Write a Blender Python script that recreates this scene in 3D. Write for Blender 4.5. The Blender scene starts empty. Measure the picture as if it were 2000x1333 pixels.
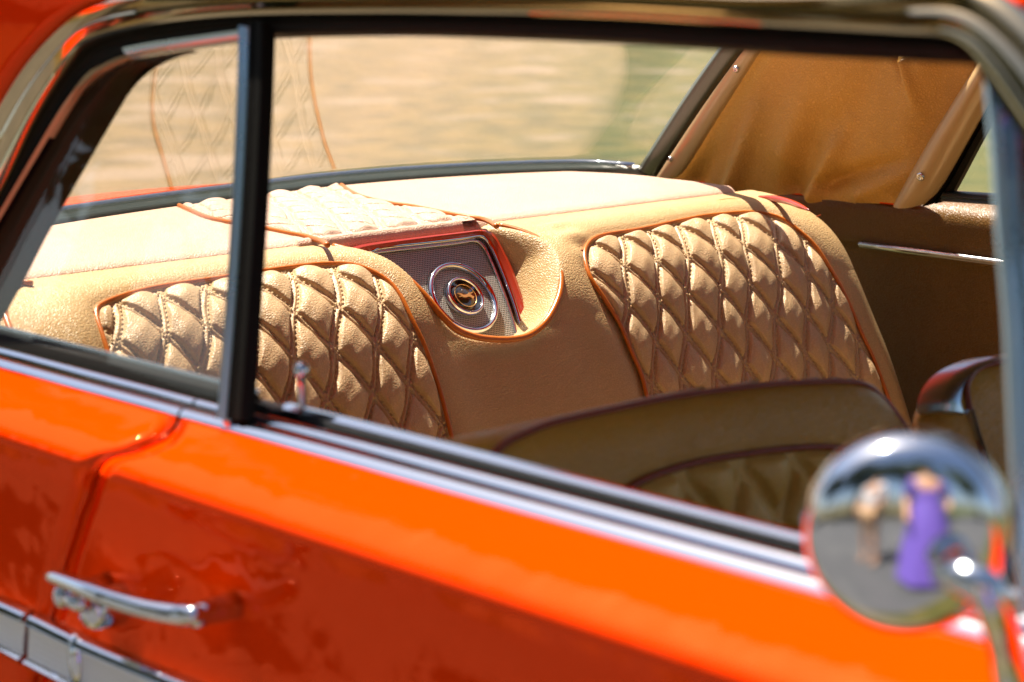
import bpy, math, random
import numpy as np
from mathutils import Vector, Matrix
random.seed(4)
scene = bpy.context.scene
COL = scene.collection

# ------------------------------------------------------------------ camera
FPX = 4260.0
PSI, PIT = math.radians(42.7), math.radians(10.8)
CAM = np.array([2.0, -0.913, 1.31])
FW = np.array([-math.cos(PSI)*math.cos(PIT), math.sin(PSI)*math.cos(PIT), -math.sin(PIT)])
RT = np.array([math.sin(PSI), math.cos(PSI), 0.0])
UP = np.cross(RT, FW)

def ray(u, v):
    return FW + RT*((u-1000.0)/FPX) - UP*((v-666.5)/FPX)

def on_plane(u, v, p0, n):
    d = ray(u, v); n = np.array(n, float)
    t = np.dot(np.array(p0, float)-CAM, n)/np.dot(d, n)
    return CAM + d*t

def on_z(u, v, z): return on_plane(u, v, (0, 0, z), (0, 0, 1))
def on_y(u, v, y): return on_plane(u, v, (0, y, 0), (0, 1, 0))

def smooth(pts, n):
    """Catmull-Rom through pts, resampled to n points by arc length."""
    P = np.array(pts, float)
    if len(P) == 2:
        t = np.linspace(0, 1, n)[:, None]
        return P[0]*(1-t)+P[1]*t
    Q = np.vstack([2*P[0]-P[1], P, 2*P[-1]-P[-2]])
    out = []
    for i in range(1, len(Q)-2):
        p0, p1, p2, p3 = Q[i-1], Q[i], Q[i+1], Q[i+2]
        for t in np.linspace(0, 1, 16, endpoint=False):
            out.append(0.5*((2*p1)+(-p0+p2)*t+(2*p0-5*p1+4*p2-p3)*t*t+(-p0+3*p1-3*p2+p3)*t**3))
    out.append(Q[-2]); out = np.array(out)
    L = np.concatenate([[0], np.cumsum(np.linalg.norm(np.diff(out, axis=0), axis=1))])
    s = np.linspace(0, L[-1], n)
    return np.stack([np.interp(s, L, out[:, k]) for k in range(out.shape[1])], 1)

def sstep(a, b, x):
    t = np.clip((x-a)/(b-a), 0, 1)
    return t*t*(3-2*t)

# ------------------------------------------------------------------ materials
def newmat(name):
    m = bpy.data.materials.new(name); m.use_nodes = True
    nt = m.node_tree
    return m, nt, nt.nodes['Principled BSDF'], nt.nodes.new, nt.links.new

def pset(b, **k):
    for a, v in k.items():
        b.inputs[a.replace('_', ' ')].default_value = v

def plain(name, col, rough=.5, metal=0.0, coat=0.0, spec=.5, bump=0.0, bscale=200, var=0.0):
    m, nt, b, N, L = newmat(name)
    pset(b, Base_Color=(*col, 1), Roughness=rough, Metallic=metal)
    b.inputs['Coat Weight'].default_value = coat
    b.inputs['Specular IOR Level'].default_value = spec
    tc = N('ShaderNodeTexCoord')
    nz = N('ShaderNodeTexNoise'); nz.inputs['Scale'].default_value = bscale; nz.inputs['Detail'].default_value = 4
    L(tc.outputs['Object'], nz.inputs['Vector'])
    if bump:
        bp = N('ShaderNodeBump'); bp.inputs['Strength'].default_value = bump; bp.inputs['Distance'].default_value = .001
        L(nz.outputs['Fac'], bp.inputs['Height']); L(bp.outputs['Normal'], b.inputs['Normal'])
    if var:
        n2 = N('ShaderNodeTexNoise'); n2.inputs['Scale'].default_value = 14; n2.inputs['Detail'].default_value = 5
        L(tc.outputs['Object'], n2.inputs['Vector'])
        mr = N('ShaderNodeMapRange'); mr.inputs['To Min'].default_value = max(rough-var, 0.02); mr.inputs['To Max'].default_value = rough+var
        L(n2.outputs['Fac'], mr.inputs['Value']); L(mr.outputs['Result'], b.inputs['Roughness'])
    return m

def leather(name, col, rough=.44, scale=290, strength=.5, dist=.0008):
    m, nt, b, N, L = newmat(name)
    tc = N('ShaderNodeTexCoord')
    nz = N('ShaderNodeTexNoise'); nz.inputs['Scale'].default_value = 60; nz.inputs['Detail'].default_value = 3
    L(tc.outputs['Object'], nz.inputs['Vector'])
    mx = N('ShaderNodeMixRGB'); mx.blend_type = 'ADD'; mx.inputs['Fac'].default_value = .012
    L(tc.outputs['Object'], mx.inputs['Color1']); L(nz.outputs['Color'], mx.inputs['Color2'])
    vo = N('ShaderNodeTexVoronoi'); vo.feature = 'DISTANCE_TO_EDGE'; vo.inputs['Scale'].default_value = scale
    L(mx.outputs['Color'], vo.inputs['Vector'])
    mr = N('ShaderNodeMapRange'); mr.inputs['From Max'].default_value = .28; mr.interpolation_type = 'SMOOTHSTEP'
    L(vo.outputs['Distance'], mr.inputs['Value'])
    n2 = N('ShaderNodeTexNoise'); n2.inputs['Scale'].default_value = 9; n2.inputs['Detail'].default_value = 4
    L(tc.outputs['Object'], n2.inputs['Vector'])
    bp = N('ShaderNodeBump'); bp.inputs['Strength'].default_value = strength; bp.inputs['Distance'].default_value = dist
    L(mr.outputs['Result'], bp.inputs['Height'])
    b2 = N('ShaderNodeBump'); b2.inputs['Strength'].default_value = .2; b2.inputs['Distance'].default_value = .006
    L(n2.outputs['Fac'], b2.inputs['Height']); L(b2.outputs['Normal'], bp.inputs['Normal'])
    L(bp.outputs['Normal'], b.inputs['Normal'])
    cr = N('ShaderNodeMixRGB'); cr.blend_type = 'MIX'
    cr.inputs['Color1'].default_value = (col[0]*.88, col[1]*.86, col[2]*.82, 1); cr.inputs['Color2'].default_value = (*col, 1)
    L(mr.outputs['Result'], cr.inputs['Fac'])
    c2 = N('ShaderNodeMixRGB'); c2.blend_type = 'MULTIPLY'; c2.inputs['Fac'].default_value = 1
    r2 = N('ShaderNodeMapRange'); r2.inputs['From Min'].default_value = .3; r2.inputs['From Max'].default_value = .7
    r2.inputs['To Min'].default_value = .9; r2.inputs['To Max'].default_value = 1.04
    L(n2.outputs['Fac'], r2.inputs['Value']); L(cr.outputs['Color'], c2.inputs['Color1']); L(r2.outputs['Result'], c2.inputs['Color2'])
    L(c2.outputs['Color'], b.inputs['Base Color'])
    pset(b, Roughness=rough); b.inputs['Specular IOR Level'].default_value = .34
    return m

def math_nodes(nt):
    def M(op, a, bb=None):
        n = nt.nodes.new('ShaderNodeMath'); n.operation = op
        for i, q in enumerate((a, bb)):
            if q is None: continue
            if isinstance(q, (int, float)): n.inputs[i].default_value = q
            else: nt.links.new(q, n.inputs[i])
        return n.outputs[0]
    return M

def paint(name, col, gloss=(1, .20, .08)):
    """candy paint: a deep diffuse colour under a tinted clear coat"""
    m, nt, b, N, L = newmat(name); nt.nodes.remove(b); M = math_nodes(nt)
    tc = N('ShaderNodeTexCoord')
    fl = N('ShaderNodeTexVoronoi'); fl.inputs['Scale'].default_value = 1800
    L(tc.outputs['Object'], fl.inputs['Vector'])
    mr = N('ShaderNodeMapRange'); mr.inputs['To Min'].default_value = .85; mr.inputs['To Max'].default_value = 1.12
    L(fl.outputs['Distance'], mr.inputs['Value'])
    mu = N('ShaderNodeMixRGB'); mu.blend_type = 'MULTIPLY'; mu.inputs['Fac'].default_value = 1
    mu.inputs['Color1'].default_value = (*col, 1); L(mr.outputs['Result'], mu.inputs['Color2'])
    df = N('ShaderNodeBsdfDiffuse'); L(mu.outputs['Color'], df.inputs['Color'])
    n2 = N('ShaderNodeTexNoise'); n2.inputs['Scale'].default_value = 9; n2.inputs['Detail'].default_value = 2.5
    L(tc.outputs['Object'], n2.inputs['Vector'])
    bp = N('ShaderNodeBump'); bp.inputs['Strength'].default_value = .8; bp.inputs['Distance'].default_value = .010
    L(n2.outputs['Fac'], bp.inputs['Height'])
    gl = N('ShaderNodeBsdfGlossy'); gl.inputs['Roughness'].default_value = .03; gl.inputs['Color'].default_value = (*gloss, 1)
    L(bp.outputs['Normal'], gl.inputs['Normal'])
    g = N('ShaderNodeNewGeometry'); dp = N('ShaderNodeVectorMath'); dp.operation = 'DOT_PRODUCT'
    L(g.outputs['Normal'], dp.inputs[0]); L(g.outputs['Incoming'], dp.inputs[1])
    c = M('ABSOLUTE', dp.outputs['Value'])
    f = M('ADD', M('MULTIPLY', M('POWER', M('SUBTRACT', 1.0, c), 5.0), .8), .16)
    mx = N('ShaderNodeMixShader'); L(f, mx.inputs[0]); L(df.outputs[0], mx.inputs[1]); L(gl.outputs[0], mx.inputs[2])
    L(mx.outputs[0], nt.nodes['Material Output'].inputs['Surface'])
    return m

def glass_mat(name, tint):
    m, nt, b, N, L = newmat(name)
    nt.nodes.remove(b); out = nt.nodes['Material Output']
    g = N('ShaderNodeNewGeometry')
    dp = N('ShaderNodeVectorMath'); dp.operation = 'DOT_PRODUCT'
    L(g.outputs['Normal'], dp.inputs[0]); L(g.outputs['Incoming'], dp.inputs[1])
    def M(op, a, bb=None):
        n = N('ShaderNodeMath'); n.operation = op
        if isinstance(a, (int, float)): n.inputs[0].default_value = a
        else: L(a, n.inputs[0])
        if bb is not None:
            if isinstance(bb, (int, float)): n.inputs[1].default_value = bb
            else: L(bb, n.inputs[1])
        return n.outputs[0]
    c = M('ABSOLUTE', dp.outputs['Value'])
    f = M('ADD', M('MULTIPLY', M('POWER', M('SUBTRACT', 1.0, c), 5.0), .96), .04)
    tr = N('ShaderNodeBsdfTransparent'); tr.inputs['Color'].default_value = (*tint, 1)
    gl = N('ShaderNodeBsdfGlossy'); gl.inputs['Roughness'].default_value = .01
    mx = N('ShaderNodeMixShader')
    L(f, mx.inputs[0]); L(tr.outputs[0], mx.inputs[1]); L(gl.outputs[0], mx.inputs[2]); L(mx.outputs[0], out.inputs['Surface'])
    return m

TAN = (.46, .315, .15)
M_TAN = leather('tan_leather', TAN)
M_TANQ = leather('quilted_leather', (.48, .335, .185), rough=.42, scale=310, strength=.45, dist=.0007)
M_CREAM = leather('shelf_leather', (.50, .335, .25), scale=300, strength=.6)
M_SAIL = leather('lining_leather', (.60, .32, .065), rough=.42, scale=220, strength=.6, dist=.0013)
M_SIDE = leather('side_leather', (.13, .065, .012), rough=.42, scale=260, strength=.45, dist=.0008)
M_PIPE = plain('orange_piping', (.40, .105, .007), rough=.3, bump=.2, bscale=500)
M_PIPED = plain('rust_piping', (.22, .03, .005), rough=.35, bump=.2, bscale=500)
M_STITCH = plain('stitch_thread', (.52, .37, .18), rough=.7)
M_CHROME = plain('chrome', (.60, .63, .68), rough=.07, metal=1, var=.03)
M_RAIL = plain('polished_rail', (.58, .46, .28), rough=.1, metal=1, var=.04)
M_BLUECH = plain('silver_trim', (.55, .68, .76), rough=.28, metal=1, var=.06)
M_STEEL = plain('brushed_trim', (.62, .62, .62), rough=.22, metal=1, var=.05)
M_BLACK = plain('black_rubber', (.0035, .003, .002), rough=.55, spec=.10, bump=.3, bscale=120)
M_SEAL = plain('window_rubber', (.035, .045, .04), rough=.33, bump=.3, bscale=90, var=.1)
M_BROWN = plain('brown_felt', (.035, .018, .007), rough=.7, spec=.12, bump=.3)
M_PAINT = paint('orange_red_paint', (.82, .038, .0001))
M_REDTRIM = plain('red_trim', (.34, .028, .008), rough=.28, coat=.6)
M_BEIGE = plain('beige_trim', (.44, .30, .14), rough=.3, coat=.3, bump=.15, bscale=30)
M_CARPET = plain('brown_carpet', (.06, .03, .008), rough=.9, bump=.8, bscale=300)
M_GLASS = glass_mat('window_glass', (.965, .965, .95))
M_WHITE = plain('white_insert', (.90, .90, .89), rough=.35, metal=.1)
def rib_nodes():
    nt = M_WHITE.node_tree; N = nt.nodes.new; L = nt.links.new; M = math_nodes(nt)
    tc = N('ShaderNodeTexCoord'); sx = N('ShaderNodeSeparateXYZ'); L(tc.outputs['Object'], sx.inputs[0])
    a = M('MULTIPLY', M('ADD', M('SINE', M('MULTIPLY', sx.outputs['X'], 1500.0)), 1.0), M('ADD', M('SINE', M('MULTIPLY', sx.outputs['Z'], 1300.0)), 1.0))
    bp = N('ShaderNodeBump'); bp.inputs['Strength'].default_value = .9; bp.inputs['Distance'].default_value = .001
    L(a, bp.inputs['Height']); L(bp.outputs['Normal'], nt.nodes['Principled BSDF'].inputs['Normal'])
rib_nodes()
M_BADGE = plain('badge_dark', (.035, .022, .010), rough=.12, coat=1)
M_GOLD = plain('badge_gold', (.80, .48, .17), rough=.3, metal=.6)

def grille_mat():
    m, nt, b, N, L = newmat('perforated_metal')
    tc = N('ShaderNodeTexCoord'); mp = N('ShaderNodeMapping')
    mp.inputs['Scale'].default_value = (370, 370, 370)
    L(tc.outputs['UV'], mp.inputs['Vector'])
    sx = N('ShaderNodeSeparateXYZ'); L(mp.outputs['Vector'], sx.inputs[0])
    def M(op, a, bb=None):
        n = N('ShaderNodeMath'); n.operation = op
        for i, q in enumerate((a, bb)):
            if q is None: continue
            if isinstance(q, (int, float)): n.inputs[i].default_value = q
            else: L(q, n.inputs[i])
        return n.outputs[0]
    row = M('FLOOR', sx.outputs['Y'])
    fx = M('SUBTRACT', M('FRACT', M('ADD', sx.outputs['X'], M('MULTIPLY', row, .5))), .5)
    fy = M('SUBTRACT', M('FRACT', sx.outputs['Y']), .5)
    r = M('SQRT', M('ADD', M('MULTIPLY', fx, fx), M('MULTIPLY', fy, fy)))
    hole = N('ShaderNodeMapRange'); hole.inputs['From Min'].default_value = .26; hole.inputs['From Max'].default_value = .36
    L(r, hole.inputs['Value'])
    mx = N('ShaderNodeMixRGB'); mx.inputs['Color1'].default_value = (.01, .007, .004, 1); mx.inputs['Color2'].default_value = (.36, .35, .32, 1)
    L(hole.outputs['Result'], mx.inputs['Fac']); L(mx.outputs['Color'], b.inputs['Base Color'])
    mm = N('ShaderNodeMath'); mm.operation = 'MULTIPLY'; mm.inputs[1].default_value = .35
    L(hole.outputs['Result'], mm.inputs[0]); L(mm.outputs[0], b.inputs['Metallic'])
    bp = N('ShaderNodeBump'); bp.inputs['Distance'].default_value = .001; bp.inputs['Strength'].default_value = .8
    L(hole.outputs['Result'], bp.inputs['Height']); L(bp.outputs['Normal'], b.inputs['Normal'])
    pset(b, Roughness=.38)
    return m
M_GRILLE = grille_mat()

# ------------------------------------------------------------------ object helpers
def mesh_obj(name, V, F, mat, parent=None, smooth_=True, label=None, bevel=0, subd=0):
    me = bpy.data.meshes.new(name)
    me.from_pydata([tuple(map(float, v)) for v in V], [], [tuple(map(int, f)) for f in F])
    me.update()
    if mat: me.materials.append(mat)
    if smooth_: me.polygons.foreach_set('use_smooth', [True]*len(me.polygons))
    o = bpy.data.objects.new(name, me); COL.objects.link(o)
    if parent is not None:
        o.parent = parent
        root = parent
        off = Vector((0, 0, 0))
        while root is not None:
            off += root.location; root = root.parent
        o.location = -off          # mesh data is written in world coordinates
    if bevel:
        b = o.modifiers.new('bevel', 'BEVEL'); b.width = bevel; b.segments = 2; b.limit_method = 'ANGLE'
    if subd:
        s = o.modifiers.new('sub', 'SUBSURF'); s.levels = subd; s.render_levels = subd
    if label: o['label'] = label
    return o

def grid_faces(n, m, flip=False):
    i = np.arange(n-1)[:, None]; j = np.arange(m-1)[None, :]
    a = (i*m+j).ravel(); f = np.stack([a, a+1, a+m+1, a+m], 1)
    return f[:, ::-1] if flip else f

def grid_obj(name, P, mat, parent, flip=False, thick=0.0, label=None):
    n, m = P.shape[:2]
    o = mesh_obj(name, P.reshape(-1, 3), grid_faces(n, m, flip), mat, parent, label=label)
    if thick:
        s = o.modifiers.new('solid', 'SOLIDIFY'); s.thickness = thick; s.offset = -1
    return o

def add_tube(V, F, pts, r, seg=10, caps=True, flat=1.0):
    pts = np.array(pts, float); n = len(pts); base = len(V)
    T = np.gradient(pts, axis=0); T /= np.linalg.norm(T, axis=1)[:, None]+1e-12
    ref = np.array([0, 0, 1.0]) if abs(T[0][2]) < .9 else np.array([1.0, 0, 0])
    A = ref-T[0]*np.dot(ref, T[0]); A /= np.linalg.norm(A)
    R = np.full(n, r) if np.isscalar(r) else np.array(r)
    for k in range(n):
        A = A-T[k]*np.dot(A, T[k]); A /= np.linalg.norm(A); B = np.cross(T[k], A)
        for q in range(seg):
            a = 2*math.pi*q/seg
            V.append(pts[k]+R[k]*(math.cos(a)*A*flat+math.sin(a)*B))
    for k in range(n-1):
        for q in range(seg):
            a = base+k*seg+q; b = base+k*seg+(q+1) % seg
            F.append((a, b, b+seg, a+seg))
    if caps:
        F.append(tuple(base+q for q in range(seg))[::-1]); F.append(tuple(base+(n-1)*seg+q for q in range(seg)))

def tube(name, pts, r, mat, parent, seg=10, label=None, flat=1.0):
    V, F = [], []; add_tube(V, F, pts, r, seg, flat=flat)
    return mesh_obj(name, V, F, mat, parent, label=label)

def loop_sweep(name, rails, mat, parent, label=None, closed=True, bevel=0):
    """rails: list of K arrays (n,3): the closed cross-section's corners swept along."""
    K = len(rails); n = len(rails[0]); V = np.stack(rails, 1).reshape(-1, 3); F = []
    for i in range(n-1):
        for k in range(K if closed else K-1):
            a = i*K+k; b = i*K+(k+1) % K
            F.append((a, b, b+K, a+K))
    if closed:
        F.append(tuple(range(K))[::-1]); F.append(tuple((n-1)*K+k for k in range(K)))
    o = mesh_obj(name, V, F, mat, parent, label=label, bevel=bevel)
    return o

def auto_normals(o, ang=40):
    m = o.data
    m.polygons.foreach_set('use_smooth', [True]*len(m.polygons))
    e = o.modifiers.new('edge', 'EDGE_SPLIT'); e.split_angle = math.radians(ang)

def band(name, outer, inner, plane, nrm, prof, thick, mat, parent, n=90, label=None, raw=False):
    """solid strip between two traced edges; prof = [(w, h)] profile across it."""
    A = smooth(outer, n); B = smooth(inner, n)
    if not raw:
        A = np.array([plane(*p) for p in A]); B = np.array([plane(*p) for p in B])
    nrm = np.array(nrm, float); nrm /= np.linalg.norm(nrm)
    rails = [A*(1-w)+B*w+nrm*h for w, h in prof]
    rails += [B-nrm*thick, A-nrm*thick]
    o = loop_sweep(name, rails, mat, parent, label=label)
    auto_normals(o, 50)
    return o

def in_poly(px, py, poly):
    ins = np.zeros(px.shape, bool); n = len(poly)
    for i in range(n):
        x1, y1 = poly[i]; x2, y2 = poly[(i+1) % n]
        c = ((y1 > py) != (y2 > py)) & (px < (x2-x1)*(py-y1)/(y2-y1+1e-15)+x1)
        ins ^= c
    return ins

def dist_poly(px, py, poly, closed=True):
    d = np.full(px.shape, 1e9); n = len(poly)
    for i in range(n if closed else n-1):
        a = np.array(poly[i]); b = np.array(poly[(i+1) % n]); ab = b-a
        t = np.clip(((px-a[0])*ab[0]+(py-a[1])*ab[1])/(ab@ab+1e-15), 0, 1)
        d = np.minimum(d, np.hypot(px-a[0]-t*ab[0], py-a[1]-t*ab[1]))
    return d

def empty(name, loc, parent=None):
    o = bpy.data.objects.new(name, None); COL.objects.link(o); o.location = loc
    if parent is not None:
        o.parent = parent
        off = Vector((0, 0, 0)); r = parent
        while r is not None: off += r.location; r = r.parent
        o.location = Vector(loc)-off
    o.empty_display_size = .1
    return o

def profile_hit(u, v, prof, ia, ib, ie):
    """ray against a curve (N,2) in axes ia, ib extruded along axis ie -> (param along curve index, extrude coord)"""
    d = ray(u, v); A = prof[:, 0]-CAM[ia]; B = prof[:, 1]-CAM[ib]
    f = A*d[ib]-B*d[ia]
    idx = np.where(np.sign(f[:-1]) != np.sign(f[1:]))[0]
    best = None
    for i in idx:
        w = f[i]/(f[i]-f[i+1]); a = A[i]*(1-w)+A[i+1]*w; b = B[i]*(1-w)+B[i+1]*w
        t = (a*d[ia]+b*d[ib])/(d[ia]**2+d[ib]**2)
        if best is None or t < best[0]: best = (t, i+w)
    if best is None:
        i = 0 if abs(f[0]) < abs(f[-1]) else len(f)-1
        t = (A[i]*d[ia]+B[i]*d[ib])/(d[ia]**2+d[ib]**2)
        best = (t, float(i))
    return best[1], CAM[ie]+best[0]*d[ie]

# ------------------------------------------------------------------ the car
car = empty('car', (0.5, 0.76, 0))
car['label'] = 'orange-red classic coupe with chrome trim and a quilted tan leather interior'
car['category'] = 'car'

# ---------- rear seat surface: a profile in x,z extruded along y
DS = .0005
s_ax = np.arange(0, .62, DS)
ang = np.radians(6+(65-6)*sstep(-.02, .24, s_ax))
px_ = -.100+np.concatenate([[0], np.cumsum(np.cos(ang[:-1])*DS)])
pz_ = .927-np.concatenate([[0], np.cumsum(np.sin(ang[:-1])*DS)])
SEATP = np.stack([px_, pz_], 1)

def seat_pt(Y, S, H=0.0):
    Y = np.asarray(Y, float); S = np.asarray(S, float)
    x = np.interp(S, s_ax, px_); z = np.interp(S, s_ax, pz_); a = np.interp(S, s_ax, ang)
    x = np.where(S < 0, px_[0]+S*math.cos(ang[0]), x); z = np.where(S < 0, pz_[0]-S*math.sin(ang[0]), z)
    return np.stack([x+np.sin(a)*H, Y+0*x, z+np.cos(a)*H], -1)

def seat_ys(u, v):
    i, y = profile_hit(u, v, SEATP, 0, 2, 1)
    return (y, i*DS)

def trace_seat(pts, n=80):
    return smooth([seat_ys(*p) for p in pts], n)

L_INS = [(262, 900), (235, 790), (212, 705), (192, 641), (186, 613), (197, 599), (247, 580), (317, 564), (441, 546), (501, 536), (599, 523),
         (650, 520), (688, 522), (720, 532), (756, 553), (780, 582), (802, 627), (826, 677), (847, 737), (861, 783), (881, 864), (905, 960)]
R_INS = [(1310, 960), (1280, 850), (1260, 775), (1249, 733), (1228, 684), (1207, 634), (1179, 589), (1151, 546), (1140, 511), (1141, 490), (1154, 473), (1179, 463),
         (1249, 452), (1300, 441), (1370, 427), (1440, 420), (1482, 420), (1522, 430), (1559, 455), (1589, 483), (1617, 525), (1638, 560), (1660, 606),
         (1681, 656), (1698, 691), (1718, 742), (1760, 860)]
U_PIPE = [(650, 485), (703, 500), (745, 515), (780, 536), (809, 560), (833, 585), (862, 620), (890, 645), (925, 659), (960, 664), (996, 664),
          (1031, 656), (1063, 631), (1084, 596), (1094, 560), (1091, 518), (1077, 490), (1048, 469), (1010, 453), (974, 444)]
insL, insR, upipe = trace_seat(L_INS, 110), trace_seat(R_INS, 110), trace_seat(U_PIPE, 110)
endR = trace_seat([(1590, 400), (1640, 436), (1682, 490), (1722, 580), (1762, 680), (1795, 780), (1830, 900)], 40)
Y0 = .17

# recess for the speaker
GN = np.array([math.sin(math.radians(52)), 0, math.cos(math.radians(52))])
GP = np.array([-.094, 0, .923])
def grille_pt(u, v, off=0.0): return on_plane(u, v, GP+GN*off, GN)

upoly = np.vstack([upipe, [[upipe[-1][0], -.03], [upipe[0][0], -.03]]])

def lattice(Y, S, w, h, oy=0.0, os=0.0):
    return (Y-oy)/w+(S-os)/h, -(Y-oy)/w+(S-os)/h

def quilt_h(Y, S, w, h, H, oy, os):
    p, q = lattice(Y, S, w, h, oy, os)
    g = math.hypot(1/w, 1/h)
    dp = np.abs(p-np.round(p))/g; dq = np.abs(q-np.round(q))/g
    d = np.minimum(dp, dq)
    a = np.abs(np.sin(np.pi*p)*np.sin(np.pi*q))
    hgt = H*(a**.62)*sstep(.0040, .0075, d)
    hgt += .0016*np.exp(-(d/.0016)**2)-.0012*np.exp(-((d-.0042)/.0012)**2)
    return hgt

def seat_base(Y, S):
    H = np.zeros(Y.shape)
    # plump bolsters either side of a slightly hollow centre
    H += .006*np.sin(np.clip((S)/.2, 0, 1)*math.pi)
    cy = .83
    H -= .010*np.exp(-((Y-cy)/.14)**2)*sstep(.05, .2, S)
    for poly in (insL, insR):
        ins = in_poly(Y, S, poly); d = dist_poly(Y, S, poly, False)
        H += np.where(ins, -.012*sstep(0, .008, d), .004*np.exp(-((d-.03)/.025)**2)-.003*np.exp(-(d/.008)**2))
    # rounded far end
    ye = np.interp(S, endR[:, 1], endR[:, 0])
    t = np.clip((Y-(ye-.055))/.055, 0, 1)
    H -= .055*(1-np.sqrt(np.clip(1-t*t, 0, 1)))
    t = np.clip((Y0+.05-Y)/.05, 0, 1)
    H -= .05*(1-np.sqrt(np.clip(1-t*t, 0, 1)))
    # small puckers where panels are gathered
    H += .0022*np.exp(-((Y-insR[20, 0])/.02)**2)*np.sin(S*170)*sstep(.02, .06, S)*sstep(.2, .08, S)
    return H

seat = empty('rear_seat', (0.05, .82, .45), car)
ys = np.concatenate([np.linspace(Y0, .60, 170), np.linspace(.6022, 1.10, 240), np.linspace(1.1025, 1.0, 1)*0+1.1025, np.linspace(1.105, 1.60, 190)])
ss = np.concatenate([np.linspace(-.006, .30, 190), np.linspace(.303, .55, 60)])
Yg, Sg = np.meshgrid(ys, ss, indexing='ij')
ye = np.interp(Sg, endR[:, 1], endR[:, 0])
Yg = np.where(Yg > ye, ye, Yg)
P = seat_pt(Yg, Sg, seat_base(Yg, Sg))
ins = in_poly(Yg, Sg, upoly); d = dist_poly(Yg, Sg, upipe, False)
fl = P-((P-(GP-GN*.012))@GN)[..., None]*GN
wd = .016+.032*sstep(.93, .99, Yg)
k = (np.where(ins, sstep(0, 1, (d-.001)/wd), 0))[..., None]
k = np.where((Sg < .0)[..., None] & ins[..., None], 1, k)
P = P*(1-k)+fl*k
grid_obj('backrest', P, M_TAN, seat, flip=True)
# far and near ends of the backrest so it is solid
for yy in (0, -1):
    e = P[yy]; back = e.copy(); back[:, 0] = -.14; back[:, 2] = np.minimum(e[:, 2], .90)
    grid_obj('end_panel', np.stack([e, back], 0), M_TAN, seat)
# seat cushion
cp = np.array([(.08, .50), (.14, .53), (.3, .545), (.5, .55), (.6, .53), (.63, .48), (.63, .36)])
cp = smooth(cp, 40)
grid_obj('cushion', np.stack([np.stack([cp[:, 0], np.full(40, y), cp[:, 1]], 1) for y in (.2, .8, 1.60)], 0), M_TAN, seat, flip=True)

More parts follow.
